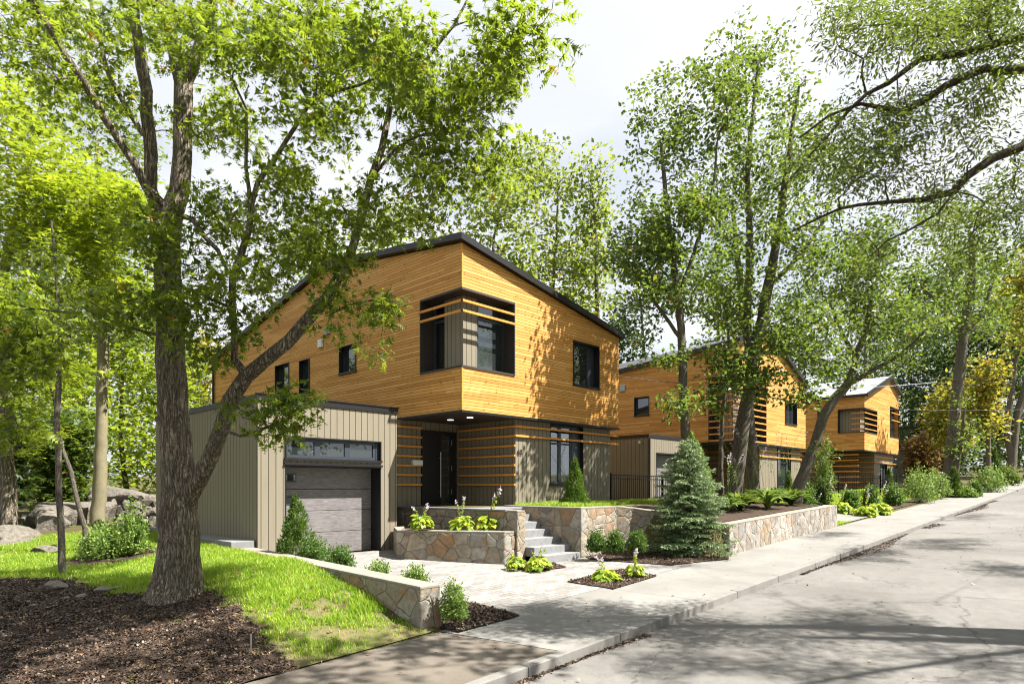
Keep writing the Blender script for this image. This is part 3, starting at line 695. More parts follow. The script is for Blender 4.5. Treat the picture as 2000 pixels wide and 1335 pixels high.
def sheet(name, poly, zf, off, res, mat, kind='structure', label=None, cat=None):
    poly = [(float(p[0]), float(p[1])) for p in poly]
    a = sum(poly[i][0]*poly[(i+1)%len(poly)][1]-poly[(i+1)%len(poly)][0]*poly[i][1] for i in range(len(poly)))
    if a < 0: poly = poly[::-1]
    x0 = min(p[0] for p in poly); x1 = max(p[0] for p in poly); y0 = min(p[1] for p in poly); y1 = max(p[1] for p in poly)
    mb = MB(); x = x0
    pts = {}
    while x < x1 - 1e-6:
        xe = min(x + res, x1); c1 = clip(clip(poly, -1, 0, -x), 1, 0, xe); y = y0
        while y < y1 - 1e-6 and len(c1) > 2:
            ye = min(y + res, y1); c = clip(clip(c1, 0, -1, -y), 0, 1, ye)
            if len(c) > 2:
                ids = []
                for p in c:
                    k = (round(p[0], 4), round(p[1], 4))
                    if k not in pts: pts[k] = len(mb.v); mb.v.append((p[0], p[1], 0.0))
                    if pts[k] not in ids: ids.append(pts[k])
                if len(ids) > 2: mb.f.append(tuple(ids)); mb.mi.append(0)
            y = ye
        x = xe
    va = np.array(mb.v); va[:, 2] = zf(va[:, 0], va[:, 1]) + off; mb.v = [tuple(v) for v in va]
    return tag(mb.build(name, M[mat], smooth=True), label, cat, kind=kind)
ROADZ = lambda x, y: P(x, 5.3) - .13 + .012 * (y - 5.3)
sheet('road', [(-60, -4), (160, -4), (160, 5.31), (-60, 5.31)], ROADZ, 0, 3.0, 'asphalt')
pa = ground(893, 1243, lambda x, y: P(x, y)); pb = ground(1052, 1265, lambda x, y: P(x, y))
xa = pa[0]; xb = pb[0] + .1
sheet('pavement', [(xb, 5.46), (60, 5.46), (150, 5.46), (150, 7.34), (xa, 7.34)], P, 0, .6, 'concrete')
sheet('asphalt_path', [(-60, 5.46), (xb - .004, 5.46), (xa - .004, 7.30), (-60, 7.30)], P, -.004, .8, 'asphalt_walk')
rg = np.random.default_rng(4)
mb = MB(); x = -20.0
while x < 110:                          # curb of granite lengths
    L = rg.uniform(1.7, 2.3) * (1 if x < 40 else 3); j = rg.normal(0, .0015); pr = [(x + .006, 5.30 + j), (x + L - .006, 5.30 + j), (x + L - .006, 5.455), (x + .006, 5.455)]
    mb.prism(pr, [P(a, b) - .4 for a, b in pr], [P(a, b) + .012 + j for a, b in pr]); x += L
tag(mb.build('curb', M['gravel'], bevel=.012), kind='structure')
# driveway, aprons
dz = lambda x, y: drive(x, y)
line = [ground(x_, y_, lambda x, y: float(drive(x, max(y, 7.35)))) for x_, y_ in ((1015, 1203), (1288, 1112))]
sheet('driveway', [(6.28, 7.35), (15.2, 7.35), (15.2, 10.3), (11.9, 12.6), (10.4, 14.4), (6.28, 14.4)], dz, .0, .3, 'paver')
# lawn left and mulch slope
sheet('lawn_soil', [(3.0, 7.34), (6.03, 7.34), (6.03, 21.5), (-1.5, 21.5), (-1.5, 14.6), (1.6, 13.3), (2.6, 10.9)], G, .012, .25, 'turf')
mulch_edge = [ground(*p) for p in ((0, 1133), (120, 1135), (200, 1165), (300, 1168), (400, 1160), (455, 1195), (490, 1235), (540, 1290), (590, 1335))]
me_xy = [(p[0], p[1]) for p in mulch_edge]
def mulch_side(x, y):                   # + inside the lawn, - inside the mulch (signed distance to the edge line)
    best = np.full(np.shape(x), 1e9); sg = np.zeros(np.shape(x))
    ex = [(me_xy[0][0] - 6, me_xy[0][1] + 2)] + me_xy + [(4.1, 5.5)]
    for (ax, ay), (bx, by) in zip(ex[:-1], ex[1:]):
        dx, dy = bx - ax, by - ay; t = np.clip(((x-ax)*dx+(y-ay)*dy)/(dx*dx+dy*dy), 0, 1)
        d = np.hypot(x-ax-t*dx, y-ay-t*dy); s = np.sign((x-ax)*dy-(y-ay)*dx); up = d < best; best = np.where(up, d, best); sg = np.where(up, -s, sg)
    return best * sg
gx, gy = np.meshgrid(np.arange(-8, 5.4, .16), np.arange(7.31, 16.5, .16), indexing='ij')
ms = mulch_side(gx, gy) + .12 * np.sin(gx * 5) * np.sin(gy * 6.3)
gz = G(gx, gy) + .022 + .012 * np.sin(gx * 9.1) * np.sin(gy * 8.3) + rg.normal(0, .006, gx.shape)
ni, nj = gx.shape; idx = np.arange(ni * nj).reshape(ni, nj); cell = (ms[:-1, :-1] < .03)
Fq = np.stack([idx[:-1, :-1], idx[1:, :-1], idx[1:, 1:], idx[:-1, 1:]], -1)[cell]
tag(link('mulch_slope', fast_mesh('mulch_slope', np.stack([gx, gy, gz], -1).reshape(-1, 3), Fq.ravel(), 4), M['mulch'], smooth=True), kind='structure')
n = 170000; cx = rg.uniform(-6, 5.2, n); cy = rg.uniform(7.32, 15, n); k = (mulch_side(cx, cy) < .12) & (rg.random(n) < np.clip(9.0 / (np.hypot(cx, cy) - 2), 0, 1)); cx, cy = cx[k], cy[k]
scatter('mulch_chips', 'loose dark bark chips strewn over the shaded slope below the oak', 'mulch', np.stack([cx, cy, G(cx, cy) + .03], 1), .028, 'chip', 'chips', 5, .5)
# small mulch beds
def bed(name, pix, f, label, n=2500, off=.02):
    n = int(n * 1.8)
    pts = [ground(*p, f) for p in pix]; poly = [(p[0], p[1]) for p in pts]
    sheet(name, poly, (lambda x, y: np.vectorize(lambda a, b: float(f(a, b)))(x, y)), off, .2, 'mulch')
    from mathutils.geometry import tessellate_polygon
    tris = tessellate_polygon([[Vector((*p, 0)) for p in poly]]); ar = [abs((poly[b][0]-poly[a][0])*(poly[c][1]-poly[a][1])-(poly[c][0]-poly[a][0])*(poly[b][1]-poly[a][1])) for a, b, c in tris]
    r = np.random.default_rng(n); ti = r.choice(len(tris), n, p=np.array(ar) / sum(ar)); u = r.random((n, 2)); u = np.where(u.sum(1, keepdims=True) > 1, 1 - u, u); pa_ = np.array(poly)
    T = np.array(tris)[ti]; q = pa_[T[:, 0]] + u[:, :1] * (pa_[T[:, 1]] - pa_[T[:, 0]]) + u[:, 1:] * (pa_[T[:, 2]] - pa_[T[:, 0]])
    zz = np.array([float(f(a, b)) for a, b in q]); scatter('bark_chips', label, 'mulch', np.column_stack([q, zz + off + .012]), .028, 'chip', 'chips', n, .5)
    return poly
dr = lambda x, y: float(drive(x, max(y, 7.35))) if y >= 7.35 else float(P(x, y))
bed('mulch_bed', ((866, 1178), (922, 1178), (1016, 1203), (896, 1236), (862, 1228)), dr, 'dark bark chips in the bed at the end of the low stone wall', 3500)
bed('mulch_bed', ((983, 1104), (1038, 1117), (1108, 1108), (1062, 1094)), dr, 'dark bark chips in the small bed left of the granite steps', 900)
bed('mulch_bed', ((1106, 1136), (1198, 1151), (1284, 1125), (1212, 1112)), dr, 'dark bark chips in the diamond bed beside the pavement', 1600)
bed('mulch_bed', ((1135, 1082), (1152, 1092), (1310, 1104), (1424, 1092), (1418, 1070), (1220, 1060)), dr, 'dark bark chips under the blue spruce and boxwoods', 4500)
# ------------------------------------------------------------------ stone walls
def masonry(e, pts, zb, zt_, mat, top, res=.03):
    m = len(pts); zb_ = list(zb) if hasattr(zb, '__len__') else [zb] * m; ids = {}; V = []; Fq = []
    def vid(x, y, z):
        k = (round(x, 4), round(y, 4), round(z, 4))
        if k not in ids: ids[k] = len(V); V.append((x, y, z))
        return ids[k]
    a = sum(pts[i][0] * pts[(i+1) % m][1] - pts[(i+1) % m][0] * pts[i][1] for i in range(m)); order = range(m)
    nz_ = max(2, int(max(t - max(b, -.5) for t, b in zip(zt_, zb_)) / res))
    for i in order:
        j = (i + 1) % m; L = math.hypot(pts[j][0] - pts[i][0], pts[j][1] - pts[i][1]); nu = max(1, int(L / res))
        def q(u, w):
            f = u / nu; zt1 = zt_[i] + (zt_[j] - zt_[i]) * f; zb1 = zb_[i] + (zb_[j] - zb_[i]) * f
            return vid(pts[i][0] + (pts[j][0] - pts[i][0]) * f, pts[i][1] + (pts[j][1] - pts[i][1]) * f, zb1 + (zt1 - zb1) * w / nz_)
        for u in range(nu):
            for w in range(nz_):
                f4 = (q(u, w), q(u + 1, w), q(u + 1, w + 1), q(u, w + 1)); Fq.append(f4 if a > 0 else f4[::-1])
    if top: Fq.append(tuple(vid(float(p[0]), float(p[1]), z) for p, z in zip(pts, zt_)) if a > 0 else tuple(vid(float(p[0]), float(p[1]), z) for p, z in zip(pts, zt_))[::-1])
    mb = MB(); mb.v = [tuple(float(c) for c in v) for v in V]; mb.f = Fq; mb.mi = [0] * len(Fq)
    return mb.build('masonry', mat, e, smooth=not top)
def wall_poly(name, label, pts, zt, zb, mat, thick=None, cap=True, capname='cap_stones', cat='wall', capt=.05, over=.015):
    """pts closed footprint; zt list or value, zb list or value"""
    org = (pts[0][0], pts[0][1], zb if not hasattr(zb, '__len__') else min(zb)); e = empty(name, org, label, cat)
    m = len(pts); zt_ = list(zt) if hasattr(zt, '__len__') else [zt] * m
    masonry(e, pts, zb, [z - capt + .004 for z in zt_] if cap else zt_, M[mat], not cap)
    if cap:
        c = np.mean(np.array(pts), 0); pp = []
        mb = MB(); mb.prism(pts, [z - capt + .001 for z in zt_], zt_).build(capname, M['cap'], e, bevel=.012)
    return e
wx0, wx1 = 5.86, 6.24
# low wall along the drive
pe = ground(840, 1228, lambda x, y: float(P(x, 7.4)))
wall_poly('retaining_wall', 'long low stone wall stepping down between the lawn and the paved drive', [(wx0, 7.5), (wx1, 7.5), (wx1, 13.9), (wx0, 13.9), (wx0 - .02, 10.5)], [.225, .225, .36, .36, .29], [-.75] * 5, 'stone_big')
zt = .62
L0 = at(775, 1034.6, (EYE - zt) * F / 84.6); L1 = at(971, 1034, (EYE - zt) * F / 84.0); 
L1 = np.array([10.95, 10.75, zt]); 
TW = [(L0[0], L0[1]), (L1[0], L1[1]), (11.85, 10.72)]
wall_poly('planter_wall', 'knee high fieldstone planter wall between the garage door and the steps', [(L0[0], L0[1]), (L1[0], L1[1]), (11.28, 10.72), (11.28, 11.05), (11.12, 11.1), (L0[0] + .28, L0[1] + .22), (10.55, 14.2), (10.2, 14.2)], zt, -.6, 'stone')
# upper tier (porch edge wall) with end pillar
U0 = at(796, 991, (EYE - 1.1) * F / 41.0)
wall_poly('porch_wall', 'shaded fieldstone wall carrying the raised porch behind the hostas', [(U0[0], U0[1]), (11.30, 11.03), (11.55, 11.03), (11.55, 12.4), (U0[0] + .4, U0[1] + .15), (U0[0] + .3, 15.34), (U0[0], 15.34)], 1.08, -.2, 'stone', cap=False)
wall_poly('stone_pillar', 'square stone pillar at the left foot of the granite steps', [(11.30, 10.66), (11.585, 10.66), (11.585, 11.02), (11.30, 11.02)], 1.12, -.6, 'stone', cat='pillar')
# porch slab
pb_ = MB().prism([(U0[0] - .02, U0[1] - .02), (11.30, 11.06), (11.6, 11.06), (11.6, 12.05), (13.54, 12.05), (13.54, 15.36), (U0[0] - .02, 15.36)], 1.085, 1.135).build('porch_slab', M['granite'], bevel=.01)
tag(pb_, kind='structure')
# steps
se = empty('stone_steps', (12.2, 10.1, -.2), 'flight of pale grey granite steps rising between two stone walls', 'steps')
ns = 7; z0 = float(drive(12.2, 10.1)) ; rise = (1.13 - z0) / ns
for i in range(ns):
    y0 = 10.02 + i * .34
    MB().box(11.59, 12.98, y0, y0 + .36 if i < ns - 1 else 12.6, z0 - .3 + 0 * i if i == 0 else z0 + rise * i - .002 - .04, z0 + rise * (i + 1) - (.003 if i == ns - 1 else 0)).build('step', M['granite'], se, bevel=.008)
# right side wall of steps and retaining wall that bends toward the street
wall_poly('step_wall', 'fieldstone wall edging the right side of the granite steps', [(13.0, 10.02), (13.32, 10.02), (13.32, 12.8), (13.0, 12.8)], 1.17, -.6, 'stone_big')
wall_poly('retaining_wall', 'curving fieldstone wall behind the three round boxwoods', [(13.33, 10.04), (14.6, 10.04), (15.0, 9.75), (15.32, 9.2), (15.5, 8.3), (15.86, 8.3), (15.75, 9.5), (15.3, 10.3), (14.7, 10.42), (13.33, 10.42)], [1.17, 1.17, 1.12, 1.02, .82, .82, 1.05, 1.15, 1.17, 1.17], -.6, 'stone')
wall_poly('retaining_wall', 'long pale fieldstone wall running beside the pavement', [(15.72, 7.32), (20, 7.34), (24.4, 7.36), (24.4, 8.0), (24.1, 8.0), (24.1, 7.72), (20, 7.70), (16.08, 7.68), (15.87, 8.32), (15.52, 8.32)], [.745, .90, 1.05, 1.05, 1.05, 1.04, .90, .75, .80, .80], [-.5, -.3, -.1, -.1, -.1, -.1, -.3, -.5, -.5, -.5], 'stone_street', capt=.035)
# planter soil behind the lower tier
sheet('planter_soil', [(L0[0] + .25, L0[1] + .15), (L1[0] + .1, L1[1] + .3), (11.3, 11.05), (11.3, 11.1), (U0[0], U0[1]), (10.55, 14.3)], lambda x, y: 0 * x, zt - .07, .3, 'mulch')
# side terrace left of the garage
tb = MB(); tb.box(5.92, 6.47, 14.35, 22.0, .0, .47); tag(tb.build('side_terrace', M['granite'], bevel=.01), kind='structure')
# ------------------------------------------------------------------ houses
def panel(mb, fn, u0, u1, z0, ztop, holes):
    """wall sheet in (u,z) with rectangular holes; fn(u,z)->xyz; ztop(u)"""
    us = sorted({u0, u1} | {v for h in holes for v in (h[0], h[1])} | {v for v in getattr(ztop, 'knots', []) if u0 < v < u1})
    zmax = max([h[3] for h in holes], default=z0); zs = sorted({z0} | {v for h in holes for v in (h[2], h[3])})
    for a, b in zip(us[:-1], us[1:]):
        for c, d in zip(zs[:-1], zs[1:]):
            um, zm = (a + b) / 2, (c + d) / 2
            if any(h[0] < um < h[1] and h[2] < zm < h[3] for h in holes): continue
            mb.face([fn(a, c), fn(b, c), fn(b, d), fn(a, d)])
        mb.face([fn(a, zmax), fn(b, zmax), fn(b, ztop(b)), fn(a, ztop(a))])
def lin(*kn):
    xs_ = [k[0] for k in kn]; zs_ = [k[1] for k in kn]
    f = lambda u: float(np.interp(u, xs_, zs_)); f.knots = xs_[1:-1]; return f
def window(e, face, c, a, b, z0, z1, d=.2, glass='glass', panes=1, fr=.05, label=None, trim=.03, jambL=0, jambR=0, blind=False, transom=None):
    """face 'y': front wall plane y=c, span x a..b; face 'x': plane x=c, span y a..b. d = recess depth"""
    def bx(m, u0, u1, v0, v1, w0, w1):
        if face == 'y': m.box(u0, u1, c + v0, c + v1, w0, w1)
        else: m.box(c + v0, c + v1, u0, u1, w0, w1)
    f = MB(); tk = .03
    bx(f, a, a + tk, -trim, d + .05, z0, z1); bx(f, b - tk, b, -trim, d + .05, z0, z1)
    bx(f, a + tk, b - tk, -trim, d + .05, z1 - tk, z1); bx(f, a - .02, b + .02, -trim - .02, d + .05, z0 - .03, z0 + tk)
    w = f.build('window', M['black'], e)
    a2, b2 = a + tk + jambL, b - tk - jambR; g = MB(); zb, zt_ = z0 + tk, z1 - tk
    if jambL: bx(g, a + tk, a2, d - .04, d + .04, zb, zt_)
    if jambR: bx(g, b2, b - tk, d - .04, d + .04, zb, zt_)
    wd = (b2 - a2) / panes
    for i in range(panes):
        p0, p1 = a2 + i * wd, a2 + (i + 1) * wd
        bx(g, p0, p0 + fr, d - .03, d + .03, zb, zt_); bx(g, p1 - fr, p1, d - .03, d + .03, zb, zt_)
        bx(g, p0 + fr, p1 - fr, d - .03, d + .03, zb, zb + fr); bx(g, p0 + fr, p1 - fr, d - .03, d + .03, zt_ - fr, zt_)
        if transom: bx(g, p0 + fr, p1 - fr, d - .03, d + .03, transom - fr / 2, transom + fr / 2)
    g.build('sash', M['frame'], w)
    q = MB(); bx(q, a2 + .01, b2 - .01, d - .004, d + .004, zb + .01, zt_ - .01); q.build('pane', M[glass], w)
    if blind:
        s = MB(); z = zb + .05
        zt_b = (transom or zt_) - .03
        while z < zt_b: bx(s, a2 + .03, b2 - .03, d + .08, d + .105, z, z + .028); z += .045
        s.build('blind', M['blind'], w)
    r = MB(); bx(r, a2 - .05, b2 + .05, d + .35, d + .37, zb - .1, zt_ + .1); r.build('dark_room', M['interior'], w)
    return w
def louvers(e, bars, w=.05, h=.065):
    for a, b in bars: MB().bar(a, b, w, h).build('louver', M['louver'], e, bevel=.006)
def roof_slab(e, polys, mat, thick=.14, name='roof'):
    mb = MB()
    for k, poly in enumerate(polys):
        mb.prism([(p[0], p[1]) for p in poly], [p[2] for p in poly], [p[2] + thick for p in poly])
    return mb.build(name, M[mat], e)
def corner_bay(e, X, Y, yL, xR, z0, z1, d=.38, pierL=.75, pierR=.45, bars=(), glassL='glass2'):
    """recessed window wrapping the corner at (X,Y)"""
    b = MB()                              # head, sill and jambs of the notch
    b.box(X - .02, X + d + .1, Y + .0, yL, z1, z1 + .06); b.box(X + d + .1, xR, Y - .02, Y + d + .1, z1, z1 + .06); b.box(X - .02, X + d + .1, Y - .02, Y - .0, z1, z1 + .06)
    b.box(X - .025, X + d + .1, Y, yL, z0 - .05, z0); b.box(X + d + .1, xR, Y - .025, Y + d + .1, z0 - .05, z0); b.box(X - .025, X + d + .1, Y - .025, Y, z0 - .05, z0)
    b.box(X - .02, X + d + .1, yL, yL + .03, z0 - .05, z1 + .06); b.box(xR, xR + .03, Y - .02, Y + d + .1, z0 - .05, z1 + .06)
    w = b.build('corner_window', M['jamb'], e)
    px_, py_ = X + d, Y + d
    MB().box(px_, px_ + pierR, py_, py_ + pierL, z0, z1).build('corner_pier', M['siding'], w)
    def win(face, a, bb, c, gm, r1, bl):
        g = MB(); fr = .07
        def bx(u0, u1, w0, w1, m=None, dd=.035):
            m = m or g
            if face == 'y': m.box(u0, u1, c - dd, c + dd, w0, w1)
            else: m.box(c - dd, c + dd, u0, u1, w0, w1)
        tz = z1 - .52
        bx(a, a + fr, z0, z1); bx(bb - fr, bb, z0, z1); bx(a + fr, bb - fr, z0, z0 + fr); bx(a + fr, bb - fr, z1 - fr, z1); bx(a + fr, bb - fr, tz - fr / 2, tz + fr / 2)
        g.build('sash', M['frame'], w)
        q = MB(); bx(a + .02, bb - .02, z0 + .02, z1 - .02, q, .004); q.build('pane', M[gm], w)
        r = MB()
        if face == 'y': r.box(a - .1, bb + .1, c + .5, c + .52, z0, z1)
        else: r.box(c + .5, c + .52, a - .1, bb + .1, z0, z1)
        r.build('dark_room', M['interior'], w)
        if bl:
            s = MB(); z = z0 + .1
            while z < tz - .05:
                if face == 'x': s.box(c + .1, c + .12, a + .08, bb - .08, z, z + .035)
                else: s.box(a + .08, bb - .08, c + .1, c + .12, z, z + .035)
                z += .05
            s.build('blind', M['blind'], w)
    win('x', py_ + pierL, yL, px_ + .12, glassL, .0, True)
    win('y', px_ + pierR, xR - .0, py_ + .06, 'glass', .0, False)
    louvers(w, bars)
    return w
def text_part(e, s, loc, size, rot, mat='black'):
    cu = bpy.data.curves.new('house_number', 'FONT'); cu.body = s; cu.size = size; cu.extrude = .006
    o = bpy.data.objects.new('tmp', cu); COL.objects.link(o)
    dg = bpy.context.evaluated_depsgraph_get(); me = bpy.data.meshes.new_from_object(o.evaluated_get(dg)); bpy.data.objects.remove(o)
    me.transform(Matrix.Translation(Vector(loc)) @ Matrix.Rotation(rot[1], 4, 'Z') @ Matrix.Rotation(rot[0], 4, 'X'))
    me.materials.clear(); return link('house_number', me, M[mat], e)
# ---------------- house 1
X0, X1, Y0, Y1, Z0 = 11.25, 18.5, 12.62, 29.1, 3.72
H1 = empty('wood_clad_house', (14, 14, 1.13), 'nearest wood clad house with the corner window, grey garage and granite steps', 'house')
front_top = lin((X0, 8.15), (X1, 6.84)); left_top = lin((Y0, 8.15), (19.6, 9.05), (Y1, 7.15))
zb0, zb1 = 4.92, 6.92
yL = on_x(822, 700, X0)[1]; xR = on_y(1004, 700, Y0)[0]
def hole_x(pa, X):  # px0,px1,py_top@px1,py_bot@px1 on plane x=X -> y range (y decreases with px)
    a, b, t_, bt = pa; return (on_x(b, t_, X)[1], on_x(a, t_, X)[1], on_x(b, bt, X)[2], on_x(b, t_, X)[2])
def hole_y(pa, Yv):
    a, b, t_, bt = pa; return (on_y(a, t_, Yv)[0], on_y(b, t_, Yv)[0], on_y(a, bt, Yv)[2], on_y(a, t_, Yv)[2])
wl = [hole_x(q, X0) for q in ((663, 696, 669, 724), (585, 605, 699, 766), (538, 565, 707, 768))]
wf = hole_y((1119, 1170, 664, 751), Y0)
mb = MB()
panel(mb, lambda u, z: (X0, u, z), Y0, Y1, Z0, left_top, [(Y0, yL, zb0, zb1)] + wl)
panel(mb, lambda u, z: (u, Y0, z), X0, X1, Z0, front_top, [(X0, xR, zb0, zb1), wf])
mb.face([(X1, Y0, Z0), (X1, Y1, Z0), (X1, Y1, 5.84), (X1, 19.6, 7.74), (X1, Y0, 6.84)]); mb.face([(X0, Y1, Z0), (X0, Y1, 7.15), (X1, Y1, 5.84), (X1, Y1, Z0)])
mb.build('upper_wall', M['wood'], H1)
MB().box(X0 - .012, X0 + .035, Y0 - .012, Y0 + .035, Z0, zb0 - .05).build('corner_board', M['louver'], H1); mb = MB(); mb.box(X0 - .012, X0 + .035, Y0 - .012, Y0 + .035, zb1 + .06, 8.14); mb.build('corner_board', M['louver'], H1)
ov = .16
roof_slab(H1, [[(X0-ov, Y0-ov, 8.15-.13*ov+.18*ov+.02), (X1+ov, Y0-ov, 6.84-.13*ov-.18*ov+.02), (X1+ov, 19.6, 7.74-.18*ov+.02), (X0-ov, 19.6, 9.05+.18*ov+.02)],
               [(X0-ov, 19.6, 9.05+.18*ov+.02), (X1+ov, 19.6, 7.74-.18*ov+.02), (X1+ov, Y1+ov, 5.84-.2*ov-.03), (X0-ov, Y1+ov, 7.15-.2*ov+.03)]], 'black', .17)
MB().box(X0 + .004, X1 - .004, Y0 + .004, Y1, Z0 - .05, Z0 - .004).build('soffit', M['jamb'], H1)
mb = MB(); mb.box(X0 - .03, X1 + .03, Y0 - .03, Y0 - .002, Z0 - .05, Z0 + .012); mb.box(X0 - .03, X0 - .002, Y0 - .002, Y1, Z0 - .05, Z0 + .012); mb.build('drip_edge', M['black'], H1)
for q in wl: window(H1, 'x', X0, *q, d=.16, glass='glass', fr=.04)
window(H1, 'y', Y0, *wf, d=.24, glass='glass', fr=.055, jambR=.30)
bars = []
for z in (6.63, 6.36): bars += [((X0 - .01, Y0 - .035, z), (X0 - .01, yL, z)), ((X0 - .035, Y0 - .01, z), (xR, Y0 - .01, z))]
corner_bay(H1, X0, Y0, yL, xR, zb0, zb1, bars=bars, pierL=.78, pierR=.52)
# lower storey
XL, YL, YD, XG = 13.55, 12.85, 15.37, 10.36
FZ = 1.13
wq = hole_y((1074, 1139, 826, 946), YL); wq = (wq[0], wq[1], wq[2], Z0 - .055)
dq = (on_y(822, 900, YD)[0], on_y(889, 900, YD)[0], FZ + .02, 3.42)
mb = MB()
panel(mb, lambda u, z: (u, YL, z), XL, 18.3, FZ - .3, lin((XL, Z0 - .05), (18.3, Z0 - .05)), [wq])
mb.face([(XL, YL, FZ - .3), (XL, YL, Z0 - .05), (XL, YD, Z0 - .05), (XL, YD, FZ - .3)])
panel(mb, lambda u, z: (u, YD, z), XG, XL, 0, lin((XG, Z0 - .05), (XL, Z0 - .05)), [(dq[0], dq[1], dq[2], dq[3])])
mb.face([(18.3, YL, FZ - .3), (18.3, Y1, FZ - .3), (18.3, Y1, Z0 - .05), (18.3, YL, Z0 - .05)]); mb.build('lower_wall', M['siding'], H1)
window(H1, 'y', YL, *wq, d=.16, glass='glass2', fr=.06, jambR=.42, panes=2, blind=True, transom=on_y(1074, 864, YL)[2], trim=.015)
zz = [3.47, 3.19, 2.90, 2.61, 2.33, 2.05, 1.76]
bars = []
for i, z in enumerate(zz):
    bars.append(((XL - .05, YD - .06, z), (XL - .05, YL - (.08 if i < 2 else .02), z))); bars.append(((XG + .02, YD - .05, z), (dq[0] + .0, YD - .05, z)))
    if i < 2: bars.append(((XL - .07, YL - .05, z), (18.72, YL - .05, z)))
louvers(H1, bars, .05, .06)
# front door
x0, x1 = dq[0], dq[1]; f = MB(); yd = YD
f.box(x0, x0 + .10, yd - .06, yd + .1, FZ, 3.42); f.box(x1 - .20, x1, yd - .06, yd + .1, FZ, 3.42); f.box(x0 + .10, x1 - .20, yd - .06, yd + .1, 3.30, 3.42)
dr_ = f.build('front_door', M['black'], H1)
MB().box(x0 + .10, x0 + .80, yd + .0, yd + .05, FZ + .01, 3.30).build('door_leaf', M['black'], dr_)
MB().box(x0 + .80, x1 - .20, yd + .01, yd + .04, FZ + .01, 3.30).build('sidelight', M['glass'], dr_)
h = MB(); h.tube([(x0 + .72, yd - .07, 1.38), (x0 + .72, yd - .07, 2.78)], .014, 8); h.bar((x0 + .72, yd - .07, 1.55), (x0 + .72, yd, 1.55), .015, .015); h.bar((x0 + .72, yd - .07, 2.6), (x0 + .72, yd, 2.6), .015, .015); h.build('handle', M['steel'], dr_)
for z in (1.45, 2.2, 3.0): MB().box(x1 - .215, x1 - .195, yd - .075, yd - .06, z, z + .17).build('hinge', M['steel'], dr_)
m = MB(); q0, q1 = on_y(802, 900, YD)[0], on_y(821, 900, YD)[0]; m.box(q0, q1, YD - .13, YD - .005, 2.34, 2.5); mbx = m.build('mailbox', M['white'], H1, bevel=.01)
for px_, py_ in ((880, 819.5), (918, 815)):
    p = at(px_, py_, (Z0 - .05 - EYE) * F / (950 - py_)); MB().tube([(p[0], p[1], Z0 - .056), (p[0], p[1], Z0 - .05)], .09, 20).build('downlight', M['lamp'], H1)
text_part(H1, '63', (XL + .05, YL - .022, 2.64), .23, (R(90), 0))
for k, (px_, py_) in enumerate(((628, 671), (642, 645))):
    p = on_x(px_, py_, X0); v = MB().box(X0 - .09, X0 - .002, p[1] - .13, p[1] + .13, p[2] - .14, p[2] + .14).build('wall_vent', M['white' if k == 0 else 'greyvent'], H1, bevel=.015)
mb = MB(); mb.tube([(X0 - .07, Y1 - .1, 7.05), (X0 - .07, Y1 - .1, 3.9)], .05, 8); mb.build('downpipe', M['black'], H1)
# garage
GX0, GX1, GY0, GY1, GZ = 6.49, 10.35, 14.27, 21.2, 3.82
tq = (on_y(556.5, 870, GY0)[0], on_y(744, 870, GY0)[0], 2.36, 2.90); dq2 = (tq[0], tq[1], 0.0, 2.22)
mb = MB(); panel(mb, lambda u, z: (u, GY0, z), GX0, GX1, -.3 + .3, lin((GX0, GZ - .14), (GX1, GZ - .14)), [tq, (tq[0], tq[1], 0, 2.22)])
mb.face([(GX0, GY0, -.3), (GX0, GY0, GZ - .14), (GX0, GY1, GZ - .14), (GX0, GY1, -.3)][::-1]); mb.face([(GX1, GY0, -.3), (GX1, 15.4, -.3), (GX1, 15.4, GZ - .14), (GX1, GY0, GZ - .14)]); mb.face([(GX0, GY1, -.3), (GX0, GY1, GZ), (GX1, GY1, GZ), (GX1, GY1, -.3)])
mb.build('garage_wall', M['siding'], H1)
mb = MB(); mb.box(GX0 - .03, GX1 + .03, GY0 - .03, GY1 + .03, GZ - .14, GZ + .0); mb.box(GX0 - .05, GX1 + .05, GY0 - .05, GY0 + .06, GZ + .001, GZ + .03); mb.build('garage_roof', M['black'], H1)
gd = MB(); d = .42
gd.box(dq2[0], dq2[0] + .03, GY0 - .01, GY0 + d, 0, 2.22); gd.box(dq2[1] - .03, dq2[1], GY0 - .01, GY0 + d, 0, 2.22); gd.box(dq2[0] + .03, dq2[1] - .03, GY0 - .01, GY0 + d, 2.19, 2.22); gd.box(dq2[0] - .03, dq2[1] + .03, GY0 - .05, GY0 - .012, 2.22, 2.27)
go = gd.build('garage_door', M['black'], H1)
ph = 2.19 / 4
for i in range(4): MB().box(dq2[0] + .03, dq2[1] - .03, GY0 + d, GY0 + d + .05, i * ph + .006, (i + 1) * ph - .006).build('door_panel', M['gdoor'], go, bevel=.006)
for i in range(1, 4):
    MB().box(dq2[0] + .08, dq2[0] + .5, GY0 + d - .012, GY0 + d - .001, i * ph + .17, i * ph + .38).build('door_window', M['frame'], go); MB().box(dq2[0] + .11, dq2[0] + .47, GY0 + d - .018, GY0 + d - .013, i * ph + .2, i * ph + .35).build('door_window_pane', M['glass'], go)
window(H1, 'y', GY0, *tq, d=.10, glass='glass', panes=3, fr=.075, jambR=.10)
# rear lower body so nothing is hollow
MB().box(10.4, 18.28, 15.45, 29.0, .2, Z0 - .06).build('rear_wall', M['siding'], H1)
